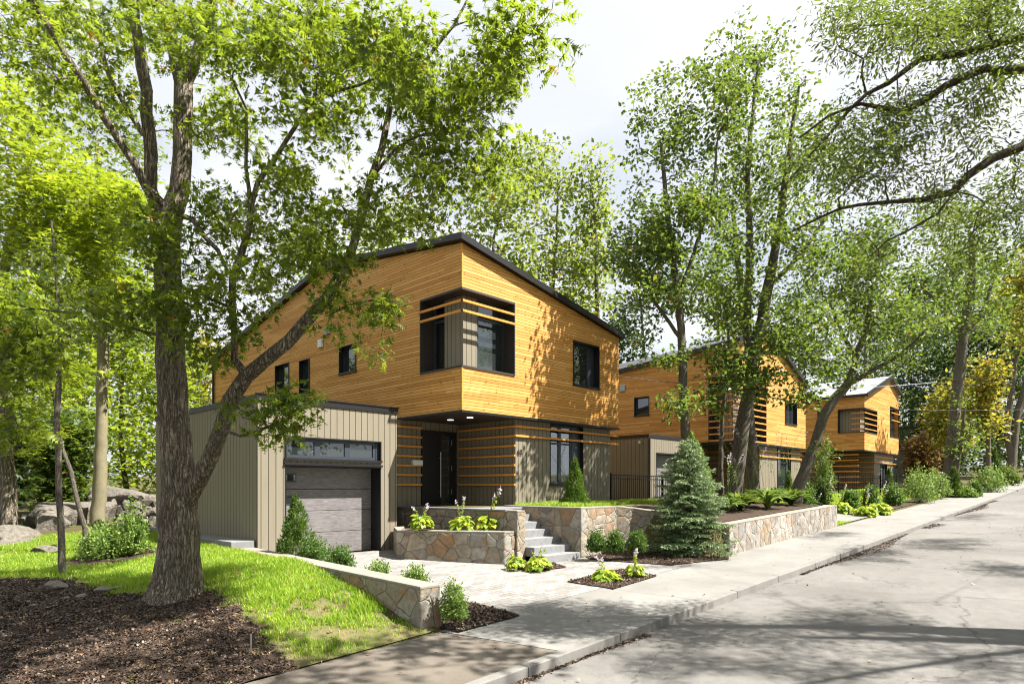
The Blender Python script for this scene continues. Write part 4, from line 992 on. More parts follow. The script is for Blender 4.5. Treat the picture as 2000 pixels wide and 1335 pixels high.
# ---------------- house 2
A0, A1, B0, B1, C0 = 27.9, 36.5, 12.62, 28.0, 3.77
H2 = empty('wood_clad_house', (31, 14, 1.14), 'middle wood clad house with a tall louvered corner bay behind the street trees', 'house')
ft = lin((A0, 8.26), (31.0, 9.2), (A1, 7.1)); lt = lin((B0, 8.26), (19.07, 7.67), (B1, 6.8))
bl = (B0, on_x(1385, 800, A0)[1]); br = (A0, on_y(1496, 800, B0)[0]); bz = (C0 + .03, 6.75)
w1 = hole_x((1239, 1268, 773, 810), A0); w2 = hole_y((1533, 1556, 782, 826), B0)
mb = MB(); panel(mb, lambda u, z: (A0, u, z), B0, B1, C0, lt, [(bl[0], bl[1], *bz), w1]); panel(mb, lambda u, z: (u, B0, z), A0, A1, C0, ft, [(br[0], br[1], *bz), w2])
mb.face([(A1, B0, C0), (A1, B1, C0), (A1, B1, 6.2), (A1, B0, 7.1)]); mb.build('upper_wall', M['wood'], H2)
roof_slab(H2, [[(A0-.15, B0-.15, 8.25), (31.0, B0-.15, 9.22), (31.0, B1+.15, 8.2), (A0-.15, B1+.15, 6.75)], [(31.0, B0-.15, 9.22), (A1+.15, B0-.15, 7.05), (A1+.15, B1+.15, 6.2), (31.0, B1+.15, 8.2)]], 'darkroof', .15)
mb = MB(); mb.bar((A0 - .17, B0 - .17, 8.33), (30.98, B0 - .17, 9.3), .05, .2); mb.bar((31.0, B0 - .17, 9.3), (A1 + .16, B0 - .17, 7.12), .05, .2); mb.bar((A0 - .17, B0 - .17, 8.3), (A0 - .17, B1, 6.84), .05, .2); mb.build('fascia', M['black'], H2)
MB().box(A0 + .004, A1 - .004, B0 + .004, B1, C0 - .06, C0 - .004).build('soffit', M['jamb'], H2)
mb = MB(); mb.box(A0 - .03, A1 + .03, B0 - .03, B0 - .002, C0 - .05, C0 + .012); mb.box(A0 - .03, A0 - .002, B0 - .002, B1, C0 - .05, C0 + .012); mb.build('drip_edge', M['black'], H2)
bars = []
for i in range(10):
    z = C0 + .07 + i * .30; bars += [((A0 - .01, B0 - .035, z), (A0 - .01, bl[1], z)), ((A0 - .035, B0 - .01, z), (br[1], B0 - .01, z))]
corner_bay(H2, A0, B0, bl[1], br[1], bz[0], bz[1], bars=bars, pierL=.5, pierR=2.0)
window(H2, 'x', A0, *w1, d=.14); window(H2, 'y', B0, *w2, d=.2, jambR=.2)
BX, BYd = 30.9, 15.6
w3 = hole_y((1518, 1544, 868, 951), 12.85); w3 = (w3[0], w3[1], w3[2], C0 - .08)
mb = MB(); panel(mb, lambda u, z: (u, 12.85, z), BX, 36.35, .8, lin((BX, C0 - .06), (36.35, C0 - .06)), [w3]); mb.face([(BX, 12.85, .8), (BX, 12.85, C0 - .06), (BX, BYd, C0 - .06), (BX, BYd, .8)])
mb.face([(27, BYd, .8), (BX, BYd, .8), (BX, BYd, C0 - .06), (27, BYd, C0 - .06)]); mb.face([(36.35, 12.85, .8), (36.35, B1, .8), (36.35, B1, C0 - .06), (36.35, 12.85, C0 - .06)]); mb.build('lower_wall', M['siding2'], H2)
window(H2, 'y', 12.85, *w3, d=.14, panes=1, jambR=.3)
bars = [((BX - .05, 13.56, C0 - .27 - i * .29), (BX - .05, BYd - .05, C0 - .27 - i * .29)) for i in range(8)] + [((27.1, BYd - .05, C0 - .27 - i * .29), (BX - .1, BYd - .05, C0 - .27 - i * .29)) for i in range(8)] + [((BX - .1, 12.80, z), (36.4, 12.80, z)) for z in (3.47, 3.19)]
louvers(H2, bars, .05, .06)
p = on_x(1217, 758, A0); MB().box(A0 - .08, A0 - .002, p[1] - .15, p[1] + .15, p[2] - .16, p[2] + .16).build('wall_vent', M['greyvent'], H2, bevel=.015)
g0 = 23.1; dl = on_y(1281, 900, 14.27)[0]
mb = MB(); panel(mb, lambda u, z: (u, 14.27, z), g0, 27.0, .3, lin((g0, 3.76), (27, 3.76)), [(dl, dl + 2.7, .3, 3.15)]); mb.face([(g0, 14.27, .3), (g0, 14.27, 3.76), (g0, 22, 3.76), (g0, 22, .3)][::-1]); mb.face([(27, 14.27, .3), (27, 15.6, .3), (27, 15.6, 3.76), (27, 14.27, 3.76)]); mb.build('garage_wall', M['siding2'], H2)
mb = MB(); mb.box(g0 - .03, 27.03, 14.24, 22, 3.76, 3.9); mb.build('garage_roof', M['black'], H2)
gd = MB(); gd.box(dl, dl + .05, 14.26, 14.62, .3, 3.15); gd.box(dl + .05, dl + 2.65, 14.26, 14.62, 3.1, 3.15); gd.box(dl + 2.65, dl + 2.7, 14.26, 14.62, .3, 3.15); go2 = gd.build('garage_door', M['black'], H2)
for i in range(4): MB().box(dl + .05, dl + 2.65, 14.6, 14.65, .3 + i * .7 + .006, .3 + (i + 1) * .7 - .006).build('door_panel', M['gdoor'], go2)
mb = MB(); mb.tube([(g0 - .05, 14.2, 3.7), (g0 - .05, 14.2, .9)], .05, 8); mb.build('downpipe', M['black'], H2)
p = on_x(1252, 863, g0); MB().tube([(g0 - .11, p[1], p[2] - .06), (g0 - .11, p[1], p[2] + .06)], .05, 10).build('wall_light', M['white'], H2)
MB().box(27.2, 36.3, 15.7, 27.8, .8, C0 - .07).build('rear_wall', M['siding2'], H2)
# ---------------- house 3
A0, A1, B0, B1, C0 = 47.5, 56.4, 12.6, 30.0, 4.2
H3 = empty('wood_clad_house', (51, 14, 1.4), 'farthest wood clad house with a grey shingled gable roof', 'house')
ft = lin((A0, 7.85), (53.7, 9.75), (A1, 8.8)); lt = lin((B0, 7.85), (B1, 7.85))
bl = (B0, on_x(1637, 800, A0)[1]); br = (A0, on_y(1713, 800, B0)[0]); bz = (on_x(1689, 842, A0)[2], on_x(1689, 797, A0)[2])
w2 = hole_y((1738, 1755, 793, 851), B0)
mb = MB(); panel(mb, lambda u, z: (A0, u, z), B0, B1, C0, lt, [(bl[0], bl[1], *bz)]); panel(mb, lambda u, z: (u, B0, z), A0, A1, C0, ft, [(br[0], br[1], *bz), w2])
mb.face([(A1, B0, C0), (A1, B1, C0), (A1, B1, 8.8), (A1, B0, 8.8)]); mb.build('upper_wall', M['wood'], H3)
roof_slab(H3, [[(A0-.2, B0-.2, 7.82), (53.7, B0-.2, 9.78), (53.7, B1+.2, 9.78), (A0-.2, B1+.2, 7.82)], [(53.7, B0-.2, 9.78), (A1+.2, B0-.2, 8.75), (A1+.2, B1+.2, 8.75), (53.7, B1+.2, 9.78)]], 'shingle', .14)
mb = MB(); mb.bar((A0 - .22, B0 - .23, 7.86), (53.68, B0 - .23, 9.84), .05, .26); mb.bar((53.7, B0 - .23, 9.84), (A1 + .25, B0 - .23, 8.8), .05, .26); mb.bar((A0 - .23, B0 - .2, 7.86), (A0 - .23, B1, 7.86), .05, .16); mb.build('fascia', M['black'], H3)
MB().box(A0 + .004, A1 - .004, B0 + .004, B1, C0 - .07, C0 - .004).build('soffit', M['jamb'], H3)
bars = []
for i in range(4):
    z = bz[0] + .2 + i * .36; bars += [((A0 - .02, B0 - .05, z), (A0 - .02, B0 + (bl[1] - B0) * .5, z)), ((A0 - .05, B0 - .02, z), (br[1], B0 - .02, z))]
corner_bay(H3, A0, B0, bl[1], br[1], bz[0], bz[1], bars=bars, pierL=1.3, pierR=1.0)
w = window(H3, 'y', B0, *w2, d=.3, jambR=.3); louvers(w, [((w2[0] + .2, B0 - .06, w2[3] - z), (w2[1] + .5, B0 - .06, w2[3] - z)) for z in (.45, 1.0)])
BX, BYd = on_y(1707, 900, 12.9)[0], 16.5
w3 = hole_y((1719, 1732, 905, 955), 12.9)
mb = MB(); panel(mb, lambda u, z: (u, 12.9, z), BX, 56.2, 1.2, lin((BX, C0 - .07), (56.2, C0 - .07)), [w3]); mb.face([(BX, 12.9, 1.2), (BX, 12.9, C0 - .07), (BX, BYd, C0 - .07), (BX, BYd, 1.2)]); mb.face([(47.6, BYd, 1.2), (BX, BYd, 1.2), (BX, BYd, C0 - .07), (47.6, BYd, C0 - .07)]); mb.build('lower_wall', M['siding2'], H3)
window(H3, 'y', 12.9, *w3, d=.14, jambR=.2)
bars = [((BX - .05, 12.9, C0 - .35 - i * .36), (BX - .05, BYd, C0 - .35 - i * .36)) for i in range(8)] + [((A0 + .2, B0 + .4, C0 - .3 - i * .38), (A0 + .2, BYd + 1, C0 - .3 - i * .38)) for i in range(6)] + [((BX - .1, 12.83, z), (A1 + .4, 12.83, z)) for z in (3.85, 3.45)]
louvers(H3, bars, .06, .07)
mb = MB(); p = on_x(1600, 800, A0); mb.tube([(A0 - .1, p[1], 7.8), (A0 - .1, p[1], 4.6)], .09, 8); mb.build('downpipe', M['black'], H3)
mb = MB(); mb.prism([(42.5, 18.5), (47.4, 18.5), (47.4, 27), (42.5, 27)], 1.2, 4.7); mb.build('garage_wall', M['siding2'], H3)
MB().prism([(42.2, 18.2), (47.45, 18.2), (47.45, 27), (42.2, 27)], [4.72, 5.3, 5.3, 4.72], [4.86, 5.44, 5.44, 4.86]).build('garage_roof', M['shingle'], H3)
MB().box(47.7, 56.1, 16.6, 29.8, 1.2, C0 - .08).build('rear_wall', M['siding2'], H3)
# house far behind on the right
p0 = at(1745, 960, 75); H4 = empty('grey_house', (p0[0], p0[1], 2), 'dull green-grey house half hidden behind the trees at the street bend', 'house')
mb = MB(); mb.box(p0[0], p0[0] + 9, p0[1] - 6, p0[1] + 8, 1.5, 8.6); mb.build('wall', M['greywall'], H4)
q = at(1745, 873, 75); MB().prism([(p0[0]-.4, p0[1]-6.4), (p0[0]+9.4, p0[1]-6.4), (p0[0]+9.4, p0[1]+8.4), (p0[0]-.4, p0[1]+8.4)], [8.6, 8.6, 8.6, 8.6], [8.8, 8.8, 8.8, 8.8]).build('roof', M['shingle'], H4)
# ------------------------------------------------------------------ fences, wires, stake
def fence(label, pts, h=.95, post=2.0, sp=.11):
    e = empty('metal_fence', pts[0], label, 'fence')
    rails = MB(); pick = MB()
    for a, b in zip(pts[:-1], pts[1:]):
        a = np.array(a, float); b = np.array(b, float); L = np.linalg.norm(b - a); n = int(L / sp)
        for zz_ in (.1, h - .13, h): rails.bar(a + (0, 0, zz_), b + (0, 0, zz_), .025, .03)
        for i in range(n): q = a + (b - a) * (i + .5) / n; pick.box(q[0]-.008, q[0]+.008, q[1]-.008, q[1]+.008, q[2]+.04, q[2]+h-.001)
        m_ = max(1, int(L / post))
        for i in range(m_ + 1):
            q = a + (b - a) * i / m_; MB().box(q[0]-.03, q[0]+.03, q[1]-.03, q[1]+.03, q[2]-.1, q[2]+h+.06).build('post', M['black'], e, bevel=.006)
    rails.build('rails', M['black'], e); pick.build('pickets', M['black'], e)
fence('black metal picket fence between the nearest house and the blue spruce', [(18.45, 12.9, 1.17), (21.2, 12.5, 1.14), (24.0, 12.1, 1.12)])
fence('black metal picket fence in front of the farthest house', [(36.8, 13.2, 1.22), (40.4, 9.9, 1.22), (44.5, 9.2, 1.3), (49, 9.0, 1.4)], h=1.1, sp=.13)
def wire(label, a, b, sag, r=.012, name='power_line', cat='cable'):
    pts = [a + (b - a) * t + np.array([0, 0, -sag * 4 * t * (1 - t)]) for t in np.linspace(0, 1, 24)]
    tag(MB().tube(pts, r, 5).build(name, M['frame'] if r < .02 else M['black'], origin=pts[0]), label, cat)
wire('upper thin pale cable strung across the trees at the far right', at(1700, 738, 33), at(2150, 716, 27), .25)
wire('second thin cable sagging just below the upper one at the far right', at(1700, 752, 33), at(2150, 728, 27), .2)
wire('thin dark cable crossing the shingled roof of the farthest house', at(1180, 730, 31), at(1830, 746, 30), .5, .014)
wire('lowest thin cable crossing the gable of the farthest house', at(1620, 792, 36), at(2150, 792, 32), .25, .01)
p = ground(490, 1278); tag(MB().tube([p - (0, 0, .15), p + (0, 0, .27)], .014, 8).build('stake', M['steel'], origin=p), 'short pale metal stake standing in the mulch near the pavement', 'stake')
SUN = Vector((.328, -.471, .819)).normalized()
# ------------------------------------------------------------------ trees
def path(t, *pts):                       # (px,py,width_px[,t]) -> xyz r
    out = []
    for p in pts:
        tt = p[3] if len(p) > 3 else t; q = at(p[0], p[1], tt); out.append((*q, p[2] / 2 * tt / F))
    return out
T0 = 10.4
oak_tr = [
 path(T0, (343,1198,205), (344,1170,146), (347,1130,114), (349,1080,95), (350,1000,88), (348,920,76), (343,840,69), (336,760,68), (334,700,66), (331,620,62), (326,540,60), (327,470,58), (335,415,52), (350,370,46), (355,310,43), (357,240,42), (358,160,42), (340,90,32), (322,30,28), (305,-50,24,10.6), (290,-160,18,10.8)),
 path(T0, (357,180,34), (375,130,30), (392,80,27), (412,20,23), (430,-60,16), (450,-150,9)),
 path(10.6, (322,500,40), (308,440,34), (297,370,30), (293,300,30), (288,220,28), (276,130,27), (266,50,24), (256,-40,20), (250,-140,12)),
 path(10.2, (318,430,24), (285,368,21,10.1), (262,320,20,10), (240,285,19,9.9), (205,228,19,9.7), (165,160,17,9.5), (130,110,17,9.3), (90,45,16,9.2), (55,-10,14,9.1), (10,-80,8,9)),
 path(11, (293,300,16), (278,262,14), (245,205,13), (215,150,13), (195,80,10), (180,20,9), (168,-60,5)),
 path(T0, (352,985,62), (385,940,52,10.25), (412,890,48,10.1), (432,835,46,10), (452,780,47,9.9), (480,735,45,9.8), (520,700,40,9.7), (565,665,38,9.65), (605,622,38,9.6), (640,580,35,9.6), (668,530,28,9.7), (690,480,25,9.8), (710,410,23,9.9), (727,350,22,10), (745,290,20,10.1), (762,210,18,10.2), (768,150,15,10.3), (772,90,10,10.4), (780,20,6,10.5)),
 path(9.8, (470,745,26), (458,700,20), (456,650,19), (455,600,20), (453,545,20), (468,500,20), (485,450,17), (492,400,15), (505,360,14), (535,315,13), (562,272,12), (588,228,11), (605,205,10), (640,183,8), (700,165,7), (745,150,5), (800,140,4)),
 path(9.8, (456,625,12), (430,592,9), (408,583,8), (385,572,6), (350,560,5)),
 path(9.8, (496,395,9), (480,330,9), (482,270,8), (480,215,6), (455,160,5), (430,90,4), (400,20,3)),
 path(9.7, (603,208,8), (585,165,7), (555,125,6), (530,60,5), (510,0,4)),
 path(T0, (306,655,12), (260,643,8,10.2), (200,622,6,10), (160,600,5,9.8), (130,580,3,9.6)),
 path(10, (735,330,12), (770,290,8), (810,270,7), (860,255,5), (920,225,4), (980,180,3)),
 path(10.1, (765,205,12), (800,160,9), (840,110,9), (868,78,9), (885,55,7), (905,20,6), (925,-25,4)), path(10.1, (893,50,4), (912,42,4), (935,32,3)),
 path(9.6, (640,595,12), (648,612,10,9.5), (665,600,8,9.4), (700,590,6,9.3), (745,585,4,9.2), (775,590,3,9.1)),
 path(9.9, (440,830,10), (470,850,7,9.7), (500,845,6,9.5), (530,830,5,9.4), (570,815,3,9.3)),
 path(T0, (350,400,16), (375,425,14,10.2), (400,460,13,10.1), (425,490,11,10), (440,520,8,9.9), (455,545,7,9.8)),
]
sc_ = [.80, .80, .80, .76, .76, .66, .70] + [.75] * 20
oak_tr = [[(x, y, z, r * k) for (x, y, z, r) in pth] for pth, k in zip(oak_tr, sc_)]
rg = np.random.default_rng(11)
oak_attr = blobs(rg, [
 (60,60,9.6,110,110,1.6,34),(180,150,10.6,120,150,1.8,44),(250,40,10.5,130,80,2,34),(420,60,10,120,110,2,46),(560,70,9.8,110,110,1.8,46),(430,230,10.8,90,90,1.6,30),
 (690,70,9.6,110,100,1.8,46),(800,140,9.6,90,110,1.6,40),(640,230,9.8,100,90,1.6,30),(960,150,9.7,58,75,.9,26),(880,230,9.8,90,80,1.2,30),(850,320,9.8,110,70,1.3,32),(960,320,10,60,60,1,15),
 (560,340,9.9,70,70,1.2,16),(440,430,10,80,80,1.3,26),(590,440,9.7,85,70,1.3,24),(700,410,9.8,80,60,1.2,18),(790,430,9.9,60,40,1.1,12),(490,550,9.7,70,55,1,15),(590,500,9.6,60,40,.9,8),(670,510,9.5,50,30,.8,7),
 (400,560,9.8,50,60,.8,13),(370,650,9.8,45,50,.8,9),(330,480,9.6,60,60,.6,12),(270,450,9.8,70,80,1,16),(200,600,9.6,90,50,.9,18),(330,600,9.5,45,50,.4,9),
 (735,600,9.2,40,20,.3,9),(650,570,9.2,30,30,.4,6),(640,640,9.3,30,30,.3,3),(740,670,9.3,26,20,.3,2),(545,805,9.4,52,50,.4,17),(590,770,9.4,25,25,.3,4),(480,800,9.6,25,30,.2,4),(470,640,9.7,30,50,.4,6),(430,700,9.8,30,30,.3,4)])
rng0 = np.random.default_rng(21)
oak = tree('oak_tree', 'big foreground oak with a rugged trunk and a heavy limb leaning right across the garage', ground(343, 1180), oak_tr, oak_attr, 'oakleaf', 'oakbark', leaf=.155, per=21, rad=.33, tpl='oak', seed=12,
     spread=.75, flat=.8, tip=.005, droop=.5, seg=.35, zmin=2.2, wig=.09)
# near twigs of a young oak at the left edge
sap_tr = [path(7.6, (-90,1230,20), (-80,1000,18), (-60,800,15), (-50,650,12), (-40,520,8)), path(7.5, (-60,760,9), (-10,700,7,7.3), (40,690,5,7.1), (100,700,3,7)), path(7.5, (-50,640,8), (0,620,6,7.3), (60,600,4,7.1), (140,610,3,7))]
sap_at = blobs(rg, [(40,640,7.1,80,45,.5,20),(85,695,7,60,38,.4,13),(10,560,7.3,60,70,.6,13),(30,850,7.4,55,50,.5,8),(0,760,7.3,35,50,.5,6)])
tree('young_oak_tree', 'young oak whose big lobed leaves reach in at the left edge', at(-90, 1225, 7.6), sap_tr, sap_at, 'oakleaf', 'greybark', leaf=.15, per=15, rad=.26, tpl='oak', seed=13, spread=.6, droop=.7, zmin=.5)
# slim trunks
mp_tr = [path(17, (22,1075,34), (18,1000,30), (14,900,26), (5,760,24), (-5,640,22), (10,520,18), (40,400,14), (60,300,9), (80,200,5)), path(17, (5,760,14), (60,600,10,16.4), (110,480,8,16), (160,400,5,15.6)), path(17, (5,600,12), (-40,480,10), (-60,350,7)), path(16.8, (15,500,10), (100,440,7,16), (180,420,5,15.4), (250,440,3,15))]
mp_at = blobs(rg, [(60,300,15.5,120,80,2,70),(130,390,15,130,70,1.8,90),(60,470,15.5,130,70,2,80),(200,470,15,90,60,1.5,55),(30,200,16,90,60,1.8,34),(240,400,14.8,70,60,1.2,36),(60,580,16,100,55,1.8,40),(190,560,15.5,90,40,1.4,32),(90,720,17,110,70,2,40),(40,830,17.5,90,70,2,32)])
tree('maple_tree', 'bright yellow-green maple with a dark trunk at the far left edge', at(22, 1075, 17), mp_tr, mp_at, 'mapleleaf', 'oakbark', leaf=.15, per=24, rad=.5, tpl='star', seed=14, spread=.35, flat=.35, droop=.25, zmin=2)
tr2 = [path(20, (190,1048,34), (190,1030,27), (195,930,24), (198,830,21), (199,730,20), (203,640,20), (204,560,17), (200,480,14), (195,380,10), (190,280,6)), path(20, (203,640,9), (180,600,7), (150,560,5)), path(20, (203,650,9), (228,610,7), (250,570,5))]
at2 = blobs(rg, [(200,560,20,90,70,2,45),(240,650,20,50,40,1.2,14),(150,640,20,60,50,1.5,18),(190,420,20,110,100,2.4,60),(220,280,20,110,100,2.4,45),(270,600,19,40,60,1,14)])
tree('slim_tree', 'slim tree with smooth pale tan bark rising behind the leafy shrub', at(190, 1045, 20), tr2, at2, 'midleaf', 'palebark', leaf=.17, per=20, rad=.6, tpl='star', seed=15, spread=.5, flat=.5, zmin=3.5)
tr3 = [path(12, (124,1132,15), (119,1050,13), (116,960,12), (114,870,11.5), (113,780,11), (116,700,10), (112,600,8), (108,520,6), (100,430,4)), path(12.2, (116,700,6), (135,650,5), (150,600,4), (165,560,3))]
at3 = blobs(rg, [(110,620,12,55,45,.8,14),(90,520,12,60,50,.9,16),(150,580,12,45,40,.7,10),(70,700,12,40,35,.6,7)])
tree('slim_tree', 'thin straight sapling with dark grey bark standing at the edge of the mulch', at(124, 1130, 12), tr3, at3, 'oakleaf', 'greybark', leaf=.13, per=14, rad=.34, tpl='oak', seed=16, zmin=2)
tr4 = [path(14.5, (168,1062,12), (165,1030,10), (150,970,9), (138,920,8), (126,880,7), (118,850,6), (108,800,5), (95,740,4))]
tree('slim_tree', 'leaning sapling that crosses behind the straight thin one', at(168, 1060, 14.5), tr4, blobs(rg, [(100,760,14.5,40,40,.7,12)]), 'mapleleaf', 'greybark', leaf=.13, per=14, rad=.4, tpl='star', seed=17, zmin=1)
# woods at the left
W = 'trees of the wood on the left'
wl_ = [(250,30,(520,985,120),'mapleleaf','understorey tree with sunny yellow-green leaves behind the boulders'),
 (80,27,(600,1000,110),'mapleleaf','low bright understorey tree left of the pale trunk'),
 (-60,24,(560,1040,110),'midleaf','mid green understorey tree at the extreme left edge'),
 (160,36,(430,980,130),'paleleaf','pale green tree deeper in the wood behind the pale trunk'),
 (310,40,(560,960,110),'mapleleaf','bright tree beyond the back corner of the garage'),
 (400,44,(650,900,70),'yellowleaf','yellowing tree glimpsed between the oak trunk and the nearest house'),
 (20,42,(300,960,170),'midleaf','tall green tree at the back of the wood on the far left'),
 (240,50,(300,900,150),'midleaf','tall green tree at the back of the wood behind the oak'),
 (130,24,(800,1010,70),'midleaf','small leafy tree just behind the rock ledge'),
 (-20,19,(820,1050,60),'darkleaf','dark small tree behind the maple trunk'),]
for i, (px, t, cr, lm, lb) in enumerate(wl_):
    crown_tree('woodland_tree', lb, px, t, 985 + 300 / t * 2, cr, lm, 'greybark', tr=.13, leaf=.24 if t < 30 else .34, per=20, n=230, rad=.75 if t < 30 else 1.1, tpl='star' if t < 28 else 'tri', seed=100 + i, group=W, spread=.45, clumps=11)
# behind the houses
bh = [(960,34,(330,640,170),'paleleaf',26,'airy pale green tree rising behind the ridge of the nearest house'),
 (1080,38,(255,660,150),'paleleaf',27,'tall thin crowned pale tree behind the sloping roof of the nearest house'),
 (1165,36,(280,640,75),'paleleaf',13,'slender pale tree top right of the tall thin crowned one'),
 (620,40,(420,620,110),'midleaf',18,'green tree behind the left slope of the nearest roof'),
 (800,42,(400,600,120),'paleleaf',16,'pale tree crown peeping over the ridge behind the oak limb'),
 (1260,46,(440,820,100),'darkleaf',34,'dark green tree filling the gap between the first two houses'),
 (1400,48,(470,800,110),'midleaf',24,'green tree behind the roof of the middle house'),
 (1560,60,(500,860,110),'darkleaf',30,'deep green tree behind the shingled roof'),
 (1690,66,(440,860,100),'midleaf',28,'green tree behind the gable of the farthest house')]
for i, (px, t, cr, lm, dn, lb) in enumerate(bh):
    crown_tree('background_tree', lb, px, t, 980, cr, lm, 'greybark', tr=.2, leaf=.24 + .002 * t, per=dn * .72, n=210, rad=.85, tpl='simple', seed=200 + i, group='trees standing behind the houses', spread=.8, clumps=9)
# street trees in the raised bed
def street(label, seed, t, trs, att, lm='midleaf', bark='greybark', per=30, leaf=.16, rad=.46, cat='tree', zmin=3.5, base=None):
    b = trs[0][0]; return tree('street_tree', label, b[:3], trs, att, lm, bark, leaf=leaf, per=per, rad=rad, tpl='simple', seed=seed, group='street trees in the raised bed', zmin=zmin, spread=.75, tip=.008, seg=.5, droop=.3)
A1_ = blobs(rg, [(1300,480,19.3,45,45,.9,26),(1270,560,19.2,40,40,.8,16),(1335,400,19.4,45,45,.9,18),(1290,250,20.5,85,100,2,48),(1380,200,20.5,90,110,2,52),(1300,400,20,90,70,1.8,30),(1240,490,20,80,60,1.6,40),(1330,560,20,80,60,1.5,28),(1400,420,20,80,80,1.6,32),(1290,690,19.6,50,40,.8,9),(1330,790,19,55,28,.6,12)])
street('slender dark trunked street tree rising out of the top of the blue spruce', 31, 20, [path(20, (1342,1000,26), (1342,900,21), (1336,800,17), (1333,720,17), (1330,640,15), (1322,560,14), (1310,470,11), (1300,380,9), (1292,280,6)), path(20, (1325,580,9), (1360,480,8), (1390,380,6), (1400,280,4)), path(20, (1330,660,8), (1280,590,6), (1235,530,4))], A1_)
A2_ = blobs(rg, [(1440,740,21,50,30,.8,12),(1500,750,20.6,50,35,.8,14),(1555,770,20.4,45,30,.8,11),(1390,790,20.8,40,26,.7,8),(1470,690,20.6,80,30,1,14),(1480,150,21.5,110,120,2.2,64),(1420,320,21.5,90,90,2,42),(1560,290,21.5,110,100,2.2,58),(1470,470,21,100,90,2,46),(1590,450,21,100,80,2,44),(1440,600,21,90,60,1.8,34),(1400,700,20.5,60,40,1,14),(1470,720,20.2,60,36,1,16),(1560,620,20.6,90,60,1.6,36),(1600,700,20.5,60,45,1.2,22),(1530,660,20,60,50,1,20),(1410,760,20,40,26,.6,7)])
street('thickest street tree leaning right in front of the louvered bay of the middle house', 32, 22, [path(22, (1424,1000,44), (1432,960,34), (1441,900,30), (1449,840,28), (1458,790,26), (1466,740,24), (1476,680,24), (1490,620,23), (1500,560,20), (1515,480,16), (1530,380,13), (1545,270,9), (1560,170,5)), path(22, (1466,740,16), (1460,660,14), (1462,560,14), (1464,450,13), (1460,340,10), (1470,220,7), (1480,120,4)), path(22, (1500,560,10), (1560,500,8), (1610,430,6)), path(22, (1474,690,9), (1540,690,7), (1600,700,5))], A2_)
A3_ = blobs(rg, [(1440,380,24,90,90,2,30),(1500,330,24,80,90,2,30),(1400,560,23.6,70,60,1.6,24)])
street('second street tree with a straight trunk just right of the thickest one', 33, 24, [path(24, (1473,985,28), (1472,960,24), (1468,900,22), (1464,840,21), (1462,790,20), (1464,700,17), (1452,600,14), (1440,500,11), (1430,400,7))], A3_)
street('thinnest street tree with a pale stem left of the thickest one', 34, 22.6, [path(22.6, (1410,985,12), (1408,930,10), (1409,850,8), (1413,790,7), (1420,720,6), (1424,660,5), (1415,600,4))], blobs(rg, [(1412,700,22.6,35,40,.8,12),(1420,620,22.6,40,40,.8,10)]), per=18)
A5_ = blobs(rg, [(1650,560,24,90,60,1.8,30),(1720,490,24,90,70,1.8,30),(1600,500,24,80,60,1.8,24),(1700,640,23.5,70,60,1.6,28),(1780,610,23,80,50,1.6,26),(1690,540,23.5,80,60,1.6,28),(1620,590,24,70,60,1.5,22),(1640,720,24,50,40,1,12),(1760,700,23,50,30,1,7),(1610,880,24.5,18,20,.3,4)])
street('street tree leaning strongly right toward the farthest house', 35, 25, [path(25, (1553,995,32), (1557,960,25), (1575,910,22), (1590,870,20), (1610,810,19), (1630,780,18), (1655,750,17), (1668,715,14), (1672,690,13), (1690,650,10,24), (1700,590,8,23.6)), path(25, (1655,750,12), (1700,725,9,24.2), (1760,690,7,23.6), (1810,640,5,23)), path(25, (1670,700,9), (1640,640,7), (1620,590,5))], A5_)
# pair of trees and the corner trees farther up the street
street('stout street tree with a tall leaning trunk beyond the second lawn', 36, 38.6, [path(38.6, (1845,972,36), (1852,930,24), (1858,880,20), (1866,800,19), (1875,720,19), (1884,640,17), (1895,560,14), (1900,470,10)), path(38.6, (1886,660,9), (1920,610,8), (1935,560,6)), path(38.6, (1885,670,9), (1840,600,7), (1800,560,5))], blobs(rg, [(1880,560,38,100,80,3,70),(1800,640,38,70,50,2.5,34),(1940,620,37,80,60,2.5,40),(1850,440,38,110,80,3,60),(1960,480,37,80,80,3,40),(1890,870,37.5,34,26,.8,10)]), leaf=.24, rad=.8, per=20, zmin=6)
street('thin companion trunk just right of the stout leaning street tree', 37, 38, [path(38, (1862,970,11), (1868,920,9), (1874,880,8), (1880,840,6), (1884,800,4))], blobs(rg, [(1885,840,38,34,34,1,14),(1880,780,38,25,25,.8,5)]), leaf=.22, rad=.6, per=18, zmin=3)
street('street tree with a forked grey trunk near the top of the pavement', 38, 52, [path(52, (1972,940,20), (1978,880,15), (1985,820,14), (1998,770,12), (2015,700,10)), path(52, (1976,900,12), (1968,840,11), (1975,770,10), (1985,700,7)), path(52, (1985,820,8), (2020,790,6))], blobs(rg, [(1980,650,52,90,60,4,45),(2050,600,52,80,80,4,40),(1940,560,52,70,60,4,30)]), leaf=.32, rad=1.2, per=20, zmin=7)
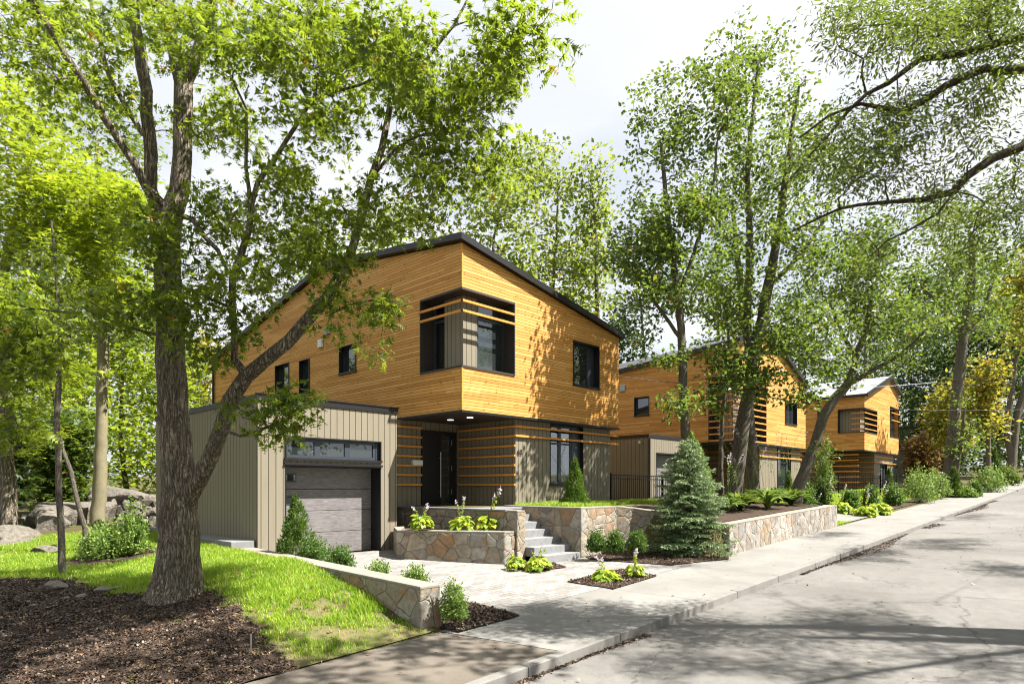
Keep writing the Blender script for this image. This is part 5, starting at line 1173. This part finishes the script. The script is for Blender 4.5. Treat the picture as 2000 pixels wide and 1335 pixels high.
fr_ = [(1780,70,(500,930,90),'darkleaf','dark green tree in the row beyond the farthest house'),
 (1870,74,(430,930,90),'midleaf','mid green tall tree in the row where the street bends'),
 (1950,66,(560,950,80),'darkleaf','dark shady tree beside the forked trunk'),
 (2040,60,(380,940,120),'midleaf','big green tree at the right edge where the pavement ends'),
 (1930,48,(700,850,38),'yellowleaf','tree turning yellow and orange above the pavement'),
 (2020,44,(480,690,50),'yellowleaf','tall yellow tinged tree at the right edge'),
 (1855,56,(740,880,50),'yellowleaf','small yellowing tree behind the stout leaning trunk'),
 (1800,60,(855,925,26),'redleaf','low russet leaved tree right of the farthest house'),
 (1830,90,(560,930,110),'darkleaf','tall dark tree farthest up the street'),
 (1990,100,(500,930,110),'darkleaf','distant dark tree closing the street at the right'),
 (1700,95,(430,900,120),'darkleaf','distant dark tree seen over the farthest house')]
for i, (px, t, cr, lm, lb) in enumerate(fr_):
    crown_tree('background_tree', lb, px, t, 940, cr, lm, 'greybark', tr=.2, leaf=.16 + .0045 * t, per=8 if lm in ('yellowleaf', 'redleaf') else 28, n=230, rad=.6 + .014 * t, tpl='simple', seed=300 + i, group='trees up the street', spread=.6, clumps=10)
# locust on the right whose limbs reach into the view; it stands by the near kerb
LT = 9.3
def lp(*p): return path(LT, *[(a, b, c * .7) for a, b, c in p])
lx_, ly_ = 15.6, -4.6; lz = float(P(lx_, 5.3)) - .25
lo_tr = [[(lx_,ly_,lz,.4),(lx_-.1,ly_+.1,lz+2.5,.32),(lx_-.4,ly_+.3,lz+4.6,.28),(lx_-.7,ly_+.6,lz+7,.22),(lx_-.8,ly_+.9,lz+10,.13),(lx_-.8,ly_+.8,lz+12.5,.05)],
 [(lx_-.4,ly_+.3,lz+4.8,.16),(14.2,-1.8,lz+5.7,.14)] + lp((2120,220,34),(2000,285,27),(1940,310,24),(1885,345,22),(1862,372,20),(1800,390,14),(1740,393,11),(1680,398,9),(1600,425,7),(1550,450,5)),
 [(lx_-.6,ly_+.5,lz+5.6,.15),(14.0,-1.6,lz+6.9,.13)] + lp((2130,90,32),(2000,132,25),(1945,140,23),(1925,132,22),(1850,170,20),(1800,200,18),(1760,218,16),(1715,210,12),(1680,200,9),(1620,225,7),(1560,270,5)),
 [(lx_-.7,ly_+.6,lz+6.8,.13),(13.9,-1.5,lz+7.6,.11)] + lp((2120,30,24),(2000,72,22),(1940,88,21),(1880,105,20),(1800,115,17),(1740,160,13),(1690,185,10),(1620,260,8),(1560,330,5),(1520,380,4)),
 lp((1862,374,9),(1830,420,7),(1780,450,6),(1730,470,5),(1700,500,3)),
 [(lx_-.7,ly_+.6,lz+7,.12),(14.5,-4.2,lz+9,.08),(12.5,-3.4,lz+9.8,.05),(10.5,-2.6,lz+10,.03)]]
def shade(px, py, h, rx, ry, n):         # crown clump standing in the sun's path to a shaded spot of the road
    b = ground(px, py, lambda x, y: float(ROADZ(x, min(y, 5.3)))); return ell(b + np.array([SUN.x, SUN.y, SUN.z]) / SUN.z * h, (rx, ry, .5), int(n * 1.4))
rr_ = np.random.default_rng(5)
def ell(c, r, n):
    v = rr_.normal(0, 1, (n, 3)); v /= np.linalg.norm(v, axis=1, keepdims=True); return np.array(c) + v * (rr_.random((n, 1)) ** .45) * np.array(r)
lo_at = blobs(rg, [(1940,50,LT,110,80,1.2,40),(1800,60,LT,110,80,1.2,36),(1680,60,LT+.2,90,70,1,20),(1900,180,LT,110,60,1.1,18),(1740,250,LT+.1,120,80,1.1,36),(1620,330,LT+.3,90,80,1,20),(1900,260,LT+.1,80,50,.9,9),(1780,360,LT+.1,110,60,1,14),(1900,450,LT+.3,110,70,1.1,20),(1990,380,LT,70,90,1,16),(1690,470,LT+.3,80,50,.9,7)])
rr_ = np.random.default_rng(5)
def ell(c, r, n):
    v = rr_.normal(0, 1, (n, 3)); v /= np.linalg.norm(v, axis=1, keepdims=True); return np.array(c) + v * (rr_.random((n, 1)) ** .45) * np.array(r)
lo_at = np.concatenate([lo_at, ell((16.5,-3.6,lz+12),(2.4,1.8,1.0),30)])
lo_at = np.concatenate([lo_at] + [shade(*q) for q in ((1450,1240,10,1.2,.9,26),(1620,1215,10,1.5,.9,30),(1800,1240,9.5,1.4,.9,26),(1350,1300,10.5,1.1,.8,20),(1600,1300,10,1.2,.7,18),(1950,1300,9.5,1.2,.7,16),(1250,1240,10.5,1.1,.8,14),(1700,1085,9,1.8,.9,34),(1850,1060,9.5,2.2,1.0,44),(1970,1110,9,1.5,.8,30),(1600,1055,10,1.6,.6,18),(1900,1010,11,3,1,26),(1300,1120,12,1,.7,8))])
tree('locust_tree', 'locust with feathery leaves whose long crooked limbs reach in from the upper right corner', (lx_, ly_, lz), lo_tr, lo_at, 'locustleaf', 'limbbark', leaf=.088, per=88, rad=.38, tpl='narrow', seed=41, spread=.7, flat=.7, tip=.006, droop=.5, zmin=lz + 5, seg=.35, wig=.12)
# tree on the near side of the street, above the view: its shade falls on the mulch and the near road
nz = float(P(3, 5.3)) - .3
ns_tr = [[(1.5,-5.5,nz,.4),(1.6,-5.3,nz+4,.32),(2,-4.8,nz+8,.26),(2.4,-4,nz+12,.15)],[(1.8,-5,nz+6.5,.16),(3.5,-1.5,nz+9.5,.12),(5,2,nz+10.8,.08),(6,5,nz+11.2,.04)],[(1.8,-5,nz+7,.15),(5,-2.5,nz+10,.1),(8.5,-1,nz+11.3,.06)],[(1.8,-5,nz+7,.14),(.5,-1,nz+10,.1),(2.5,3.5,nz+11.3,.05)]]
ns_at = np.concatenate([ell((5.6,3.8,nz+11.4),(1.9,1.6,.8),52), ell((3.2,3.2,nz+11.5),(1.8,1.5,.8),48), ell((7.6,-.3,nz+11.9),(2.2,1.8,.9),40), ell((2.5,-3,nz+12.5),(3,2.5,1.2),46)] + [shade(*q) for q in ((80,1300,9.5,1.2,.9,26),(250,1230,9.5,1.2,.8,22),(400,1320,9.5,1.0,.7,18),(60,1200,10,1.2,.8,16),(800,1290,10,.7,.5,10),(960,1310,10,.7,.4,8),(1130,1240,10,.6,.3,6),(560,1310,9.5,.5,.4,4))])
tree('oak_tree', 'second oak across the street whose high crown shades the mulch and the near road', (1.5, -5.5, nz), ns_tr, ns_at, 'oakleaf', 'oakbark', leaf=.2, per=15, rad=.5, tpl='oak', seed=43, spread=.6, zmin=nz + 6)
acr = [(-6,-16,'tree across the street straight behind the viewpoint'),(4,-19,'tall tree across the street facing the garage'),(14,-17,'tall tree across the street facing the nearest front door'),(24,-18,'tall tree across the street facing the middle house'),(35,-19,'tall tree across the street facing the farthest house')]
for i, (x, y, lb) in enumerate(acr):
    r = np.random.default_rng(900 + i); z = g1(x, y); ce = np.array([x, y, z + 7.5]); att = ell(ce + np.array([0, 0, 2.5]), (5.5, 3.5, 8), 260)
    tree('background_tree', lb, (x, y, z), [[(x, y, z - .2, .3), (x + .2, y, z + 4, .22), (x, y, z + 9, .1), (x, y, z + 12, .04)]], att, 'darkleaf', 'greybark', leaf=.38, per=16, rad=1.0, tpl='simple', seed=910 + i, group='trees across the street', zmin=z + 2.5, tip=.012, seg=.9, rmin=.02)
# ------------------------------------------------------------------ shrubs and small plants
D = lambda x, y: float(drive(x, max(y, 7.35)))
spruce_tree('spruce_tree', 'dense blue-green spruce standing at the corner of the pavement wall', (*ground(1345, 1082, D)[:2], D(*ground(1345, 1082, D)[:2])), 2.5, 3.05, seed=51, nb=200)
p = at(1352, 985, 18.4); p[2] = g1(p[0], p[1]); cone_shrub('evergreen_shrub', 'tall loose green evergreen shrub poking up behind the blue spruce', p, 1.35, EYE + 108 * 18.4 / F - p[2], leafmat='boxleaf_light', leaf=.09, n=9000, seed=52, power=.8, tpl='simple')
def cone_px(label, px, base_py, top_py, wpx, t, seed, **k):
    p = at(px, base_py, t); m = t / F; return cone_shrub('conical_shrub', label, p, wpx * m, (base_py - top_py) * m, seed=seed, group='conical evergreens', **k)
cone_px('conical evergreen in front of the garage door', 580, 1100, 962, 88, 13.4, 53, n=8000, leaf=.065)
cone_px('conical evergreen on the grass below the ground floor window', 1123, 996, 893, 62, 18.2, 54, n=8000, leaf=.07)
cone_px('small conical evergreen at the foot of the middle house window', 1540, 985, 920, 26, 28, 55, n=3000, leaf=.1)
cone_px('conical evergreen beside the stout leaning street tree', 1863, 972, 908, 36, 37, 56, n=4000, leaf=.13)
cone_px('narrow conical evergreen by the door of the farthest house', 1737, 968, 915, 22, 41, 57, n=2500, leaf=.13)
cone_px('broad dark conical evergreen far up the pavement', 1938, 950, 855, 44, 50, 58, n=4000, leaf=.2, leafmat='darkleaf')
def bush_px(name, label, px, base_py, wpx, hpx, t, seed, **k):
    p = at(px, base_py, t); m = t / F
    return bush(name, label, p, wpx * m, hpx * m, seed=seed, **k)
B = 'clipped boxwoods'
bush_px('boxwood_shrub', 'deep green boxwood nestled against the conical evergreen by the garage', 612, 1100, 62, 50, 13.2, 61, group=B, n=4200, leaf=.04)
bush_px('boxwood_shrub', 'low boxwood second from the garage corner along the drive', 664, 1110, 54, 46, 12.8, 62, group=B, n=4200, leaf=.04)
for px, t, sd, lb in ((737, 11.6, 63, 'sparse light boxwood left of the middle of the low wall'), (811, 10.9, 64, 'sparse light boxwood near the end of the low wall')):
    bush_px('boxwood_shrub', lb, px, 1142 if px < 800 else 1152, 56, 52 if px < 800 else 50, t, sd, leafmat='boxleaf_light', group=B, n=2600, leaf=.042, shoots=30, open_=.4)
bush_px('boxwood_shrub', 'upright boxwood in the mulch right of the wall end', 886, 1212, 54, 78, 9.55, 65, leafmat='boxleaf_light', group=B, n=4200, leaf=.036, shoots=34)
for px, sd, lb in ((1165, 66, 'round boxwood nearest the granite steps'), (1201, 67, 'middle one of the three round boxwoods by the curving wall'), (1244, 68, 'round boxwood nearest the blue spruce')):
    bush_px('boxwood_shrub', lb, px, 1078, 36, 42, 15.9, sd, group=B, n=4200, leaf=.045, shoots=40)
sp = at(215, 1098, 13.8); sp[2] = g1(sp[0], sp[1])
bush('leafy_shrub', 'loose leafy shrub with tall upright shoots on the left lawn', sp, 1.25, .78, 'boxleaf_light', .06, 5200, 69, 46)
bush('leafy_shrub', 'airy upright shoots growing from the right of the lawn shrub', sp + np.array([.38, -.28, 0]), .75, 1.35, 'boxleaf_light', .07, 1500, 70, 14, open_=.3)
q = sp + np.array([.1, -.25, .03]); 
def _mr(x, y): return (np.hypot((x - q[0]) / 1.05, (y - q[1]) / .8))
gx2, gy2 = np.meshgrid(np.arange(q[0] - 1.3, q[0] + 1.3, .08), np.arange(q[1] - 1.1, q[1] + 1.1, .08), indexing='ij'); id2 = np.arange(gx2.size).reshape(gx2.shape)
F2 = np.stack([id2[:-1, :-1], id2[1:, :-1], id2[1:, 1:], id2[:-1, 1:]], -1)[(_mr(gx2, gy2)[:-1, :-1] < 1)]
tag(link('mulch_ring', fast_mesh('mulch_ring', np.stack([gx2, gy2, G(gx2, gy2) + .03], -1).reshape(-1, 3), F2.ravel(), 4), M['mulch'], smooth=True), kind='structure')
def hosta_px(label, px, base_py, wpx, hpx, t, seed, **k):
    p = at(px, base_py, t); m = t / F; return hosta('hosta_plant', label, p, wpx * m, hpx * m, seed, **k)
hosta_px('yellow-green hosta with two flower spikes at the left end of the planter', 824, 1032, 48, 34, 15.9, 71, stalks=3, nl=64, lw=.1)
hosta_px('yellow-green hosta in the middle of the planter', 902, 1032, 50, 32, 16, 72, stalks=2)
hosta_px('yellow-green hosta with the longest leaning flower stalk at the right of the planter', 955, 1032, 54, 36, 16.1, 73, stalks=3, lean=-.5, fh=1.35)
hosta_px('spreading hosta touching the stone corner in the bed left of the steps', 1007, 1108, 44, 30, 14.6, 74, stalks=0, lw=.09)
hosta_px('spreading hosta at the foot of the granite steps', 1050, 1111, 54, 32, 14.5, 75, stalks=3, flower=False)
hosta_px('big golden hosta at the left of the diamond bed', 1184, 1138, 60, 36, 13.2, 76, stalks=2, nl=60, lw=.1)
hosta_px('small golden hosta with an upright spike at the right of the diamond bed', 1240, 1125, 42, 32, 13.5, 77, stalks=3, lean=.2)
bp = [(1445,990,56,44,20,'midleaf',"strappy plant at the base of the thickest street tree"),(1500,982,64,50,21,'boxleaf_light','large arching plant between the second and the leaning street trees'),(1545,975,50,40,22.5,'midleaf','arching plant just left of the leaning trunk'),(1470,968,40,40,23,'darkleaf','dark low plant behind the second street tree'),
 (1690,1004,46,28,26,'hosta','yellow-green hosta at the corner of the second drive'),(1643,1000,40,30,27,'hosta','yellow-green hosta beside the end of the pavement wall'),(1715,996,50,30,27,'hosta','largest yellow-green hosta of the group by the second drive')]
bp += [(1422,1002,44,34,19.5,'boxleaf_light','low strappy plant just behind the top of the pavement wall'),(1520,968,44,40,24,'boxleaf','bushy plant behind the large arching one'),(1585,985,40,24,25.5,'hosta','low yellow-green plant right of the leaning trunk'),(1460,975,36,36,21.5,'boxleaf','green plant between the two close trunks')]
for i, (px, py, w_, h_, t, lm, lb) in enumerate(bp):
    p = at(px, py, t); p[2] = g1(p[0], p[1]); m = t / F; hosta('garden_plant', lb + ', in the bed', p, w_ * m * (.95 if lm == 'hosta' else 1.5), h_ * m * (.9 if lm == 'hosta' else 1.5), 80 + i, nl=80, stalks=3, mat=lm, lw=.09, broad=lm == 'hosta', group='plants in the street beds', fh=1.3)
bs = [(1572,972,40,36,25.5,'boxleaf','rounded shrub right behind the leaning trunk'),(1605,968,34,34,28,'darkleaf','dark rounded shrub in front of the second fence'),(1660,985,34,30,29,'boxleaf','rounded dark shrub left of the fence post'),(1700,982,32,34,30,'boxleaf','rounded dark shrub right of the fence post'),(1745,980,36,34,31,'boxleaf','rounded shrub with pale wands beside the second lawn'),
 (1795,978,62,66,33,'boxleaf_light','big sunny leafy shrub at the right end of the second lawn'),(1825,970,50,52,36,'boxleaf_light','loose leafy shrub touching the stout leaning trunk'),(1902,966,26,26,38,'boxleaf','small round shrub up the pavement past the conical evergreen'),(1935,958,56,50,42,'boxleaf_light','silvery green spreading shrub far up the pavement'),(1970,948,40,36,50,'midleaf','green shrub at the foot of the forked trunk'),(1608,930,40,80,36,'boxleaf_light','tall pale green shrub beside the right wall of the middle house'),(1890,974,30,22,37,'boxleaf_light','low leafy plant right of the conical evergreen')]
for i, (px, py, w_, h_, t, lm, lb) in enumerate(bs):
    p = at(px, py, t); p[2] = g1(p[0], p[1]); m = t / F; bush('garden_shrub', lb, p, w_ * m, max(.25, EYE + (950 - py + h_) * m - p[2]), lm, .05 + .0016 * t, 2400, 120 + i, 34, group='shrubs along the street')
# ------------------------------------------------------------------ rocks
rk = [((30,1058),16.2,(1.35,.9,.5),1,'large flat grey boulder at the left edge of the lawn'),((95,1078),14.5,(.42,.3,.2),2,'small pale rock in the grass beside the thin sapling'),((100,1022),19,(.7,.55,.5),3,'tan boulder in front of the rock ledge'),
 ((165,1010),21,(1.9,1.2,.85),4,'broad sunlit rock ledge behind the slim trees'),((225,985),24,(2.0,1.3,1.15),5,'tall pale ledge rock behind the pale tan trunk'),((60,1030),20,(.8,.6,.5),6,'grey boulder left of the tan one')]
for i, ((px, py), t, s, sd, lb) in enumerate(rk):
    p = at(px, py, t); rock('boulder', lb, p, s, 400 + sd, group='boulders by the left lawn', rz=sd)
rw = empty('rock_wall', at(260, 1035, 22), 'dark rubble rock wall in shade behind the leafy shrub', 'wall')
for i in range(26):
    px = 205 + (i % 9) * 14 + rg.uniform(-5, 5); row = i // 9; p = at(px, 1026 - row * 22 + rg.uniform(-5, 5), 22.8 + row * .25 + rg.uniform(-.2, .2)); 
    o = rock('rubble_stone', None, p, rg.uniform(.26, .42, 3), 500 + i, sub=2, cat=None); o.location = o.location - rw.location; o.parent = rw
for i, (px, py, s) in enumerate(((112,1152,.2),(160,1168,.1),(205,1157,.17),(66,1185,.08),(127,1170,.07),(232,1150,.09))):
    p = ground(px, py); rock('stone', ['flat pale stone at the mulch edge near the sapling','small pale stone at the mulch edge left of the pointed one','pointed pale stone lying where lawn meets mulch','tiny stone in the mulch farthest left','tiny stone beside the flat pale stone','small stone right of the pointed one near the oak'][i], p + np.array([0, 0, s * .3]), (s, s * .6, s * .5), 600 + i, group='stones along the mulch edge', sub=3, mat='cap')
# ------------------------------------------------------------------ grass
def vn(x, y, s=1.0): return .5 + .25 * np.sin(x * 2.3 * s + 1.3 * np.sin(y * 1.9 * s)) + .25 * np.sin(y * 2.9 * s + 1.7 * np.sin(x * 1.7 * s + 2))
def lawn_p(x, y):
    m = mulch_side(x, y) + .12 * np.sin(x * 9) * np.sin(y * 8)
    d = np.clip(m / .45, 0, 1); near = np.clip((y - 7.2) / 1.2, .2, 1)
    bare = np.where(y < 9.6, np.clip((vn(x, y, 2.1) * .5 + vn(y, x, 5.3) * .3 + vn(x, y, 13.) * .25 - .36) * 5, .04, 1), 1); p = d * np.maximum(near * bare, .0)
    p = np.where((x > 5.84) | (y < 7.36) | ((_mr(x, y) < 1)), 0, p); dist = np.hypot(x, y); return p * np.clip(11 / dist, 0, 1)
grass('lawn_grass', 'fresh bright green grass on the left lawn around the oak', lawn_p, (-2.5, 6, 7.3, 21), 420000, .095, width=.011)
def lawn2(x, y): return np.where((y > 10.5) & (y < 12.8) & (x > 13.4) & (x < 24), 1, 0) * np.where((x > 15.2) & (y < 11.2), 0, 1)
grass('lawn_grass', 'strip of green grass above the curving fieldstone wall', lawn2, (13.3, 22, 10.4, 12.8), 30000, .11, width=.014, seed=8)
def lawn3(x, y): return np.where((y > 8.6) & (x > 27), 1, 0) * np.where(x > 42, .5, 1)
sheet('lawn_soil', [(27, 8.4), (60, 8.2), (60, 12.5), (27, 12.5)], G, .02, .5, 'turf')
grass('lawn_grass', 'sunny green grass of the lawn before the farthest house', lawn3, (27, 52, 8.5, 13), 60000, .12, width=.03, seed=9)
sheet('lawn_soil', [(13.33, 10.43), (15.2, 10.43), (24, 10.43), (24, 12.84), (13.33, 12.84)], G, .01, .4, 'turf')
sheet('mulch_bed', [(16, 7.75), (24.2, 7.75), (27, 8.2), (27, 12.7), (24, 12.4), (24, 10.4), (15.9, 10.4)], G, .03, .35, 'mulch')
sheet('mulch_bed', [(29, 7.5), (60, 7.6), (60, 8.3), (29, 8.6)], G, .035, .5, 'mulch')
sheet('pavement_apron', [(24.6, 7.35), (29, 7.35), (28, 9.5), (25.5, 9.5)], G, .035, .35, 'concrete')
def tuft(x, y): return np.where((x > 24.42) & (x < 26.2) & (y > 7.36) & (y < 7.9), 1, 0) + np.where((x > 5.9) & (x < 6.9) & (y < 7.5) & (y > 7.32), .6, 0)
grass('grass_tuft', 'small grass patch at the far foot of the pavement wall', lambda x, y: np.where((x > 24.42) & (x < 26) & (y > 7.36) & (y < 7.85), 1., 0), (24.4, 26, 7.3, 7.9), 3000, .07, width=.02, seed=10)
# litter: gutter debris and dry leaves
n = 30000; lx = rg.uniform(4, 45, n) ** 1.0; ly = 5.29 - np.abs(rg.normal(0, .11, n)) * (1 + .8 * np.sin(lx * .7)); k = (vn(lx * .4, lx * .13) > .38)
lx, ly = lx[k], ly[k]; scatter('gutter_litter', 'dark leaf litter and grit lying in the gutter along the kerb', 'litter', np.stack([lx, ly, ROADZ(lx, ly) + .008], 1), .028, 'chip', 'chips', 15, .4)
n = 260; lx = rg.uniform(3, 30, n); ly = rg.uniform(1, 7.3, n); zz_ = np.where(ly < 5.3, ROADZ(lx, ly), P(lx, ly)) + .015
scatter('fallen_leaves', 'scattered dry fallen leaves on the road and pavement', 'leaves', np.stack([lx, ly, zz_], 1), .05, 'simple', 'litter', 16, .3)
n = 160; lx = rg.uniform(-1, 5.8, n); ly = rg.uniform(7.5, 16, n); k = mulch_side(lx, ly) > 0; lx, ly = lx[k], ly[k]
scatter('fallen_leaves', 'a few dry oak leaves caught in the grass of the left lawn', 'leaves', np.stack([lx, ly, G(lx, ly) + .07], 1), .09, 'oak', 'litter', 18, .5)
n = 500; lx = rg.uniform(-3, 4.8, n); ly = rg.uniform(7.4, 13, n); k = mulch_side(lx, ly) < 0; lx, ly = lx[k], ly[k]
scatter('fallen_leaves', 'dry brown oak leaves lying on the shaded mulch', 'leaves', np.stack([lx, ly, G(lx, ly) + .045], 1), .09, 'oak', 'litter', 17, .3)
# ------------------------------------------------------------------ sky, sun, camera
t = NT('World', world=True); SC.world = t.m
tc = t.n('ShaderNodeTexCoord').outputs['Generated']
sky = t.n('ShaderNodeTexSky', sky_type='NISHITA', sun_disc=False, sun_elevation=math.asin(SUN.z), sun_rotation=math.atan2(SUN.x, SUN.y), air_density=1.0, dust_density=1.5, ozone_density=1.0).outputs[0]
sx = t.n('ShaderNodeSeparateXYZ', {0: tc}); zc = t.math('MAXIMUM', sx.outputs[2], .08)
pv = t.n('ShaderNodeCombineXYZ', {0: t.math('DIVIDE', sx.outputs[0], zc), 1: t.math('DIVIDE', sx.outputs[1], zc), 2: 0.0}).outputs[0]
cn = t.noise(t.mapv(pv, (.7, .7, 1), loc=(3.1, 1.7, 0)), .9, 7, .55)
cm = t.ramp(cn, [(.33, .58), (.52, .96)]); shade = t.noise(t.mapv(pv, (1, 1, 1), loc=(9, 2, 0)), .8, 5, .5)
cloud = t.mix(t.ramp(shade, [(.3, 0), (.7, 1)]), (5.1, 5.35, 5.75, 1), (6.9, 7.0, 7.15, 1))
colr = t.mix(cm, sky, cloud)
bg = t.n('ShaderNodeBackground', {0: colr, 1: .053}); t.n('ShaderNodeOutputWorld', {0: bg})
L = bpy.data.lights.new('sun', 'SUN'); L.energy = 5.0; L.angle = R(.53); L.color = (1, .955, .88)
lo = bpy.data.objects.new('sun', L); COL.objects.link(lo); lo.rotation_euler = SUN.to_track_quat('Z', 'Y').to_euler(); lo.location = (10, -10, 30)
cam = bpy.data.cameras.new('camera'); co = bpy.data.objects.new('camera', cam); COL.objects.link(co); SC.camera = co
co.location = (0, 0, EYE); co.rotation_euler = (R(90), 0, A - R(90)); cam.sensor_width = 36; cam.lens = 36 * F / 2000; cam.shift_y = (950 - 667.5) / 2000; cam.clip_end = 3000; cam.clip_start = .05
SC.render.resolution_x = 1024; SC.render.resolution_y = 683
SC.view_settings.view_transform = 'Standard'; SC.view_settings.look = 'None'; SC.view_settings.exposure = 1.68; SC.view_settings.gamma = 1
SC.cycles.max_bounces = 6; SC.cycles.diffuse_bounces = 3; SC.cycles.glossy_bounces = 2; SC.cycles.transmission_bounces = 4; SC.cycles.transparent_max_bounces = 6
SC.cycles.pixel_filter_type = 'BLACKMAN_HARRIS'; SC.cycles.filter_width = 1.1; SC.cycles.use_denoising = True; SC.cycles.caustics_reflective = False; SC.cycles.caustics_refractive = False; SC.cycles.sample_clamp_indirect = 6
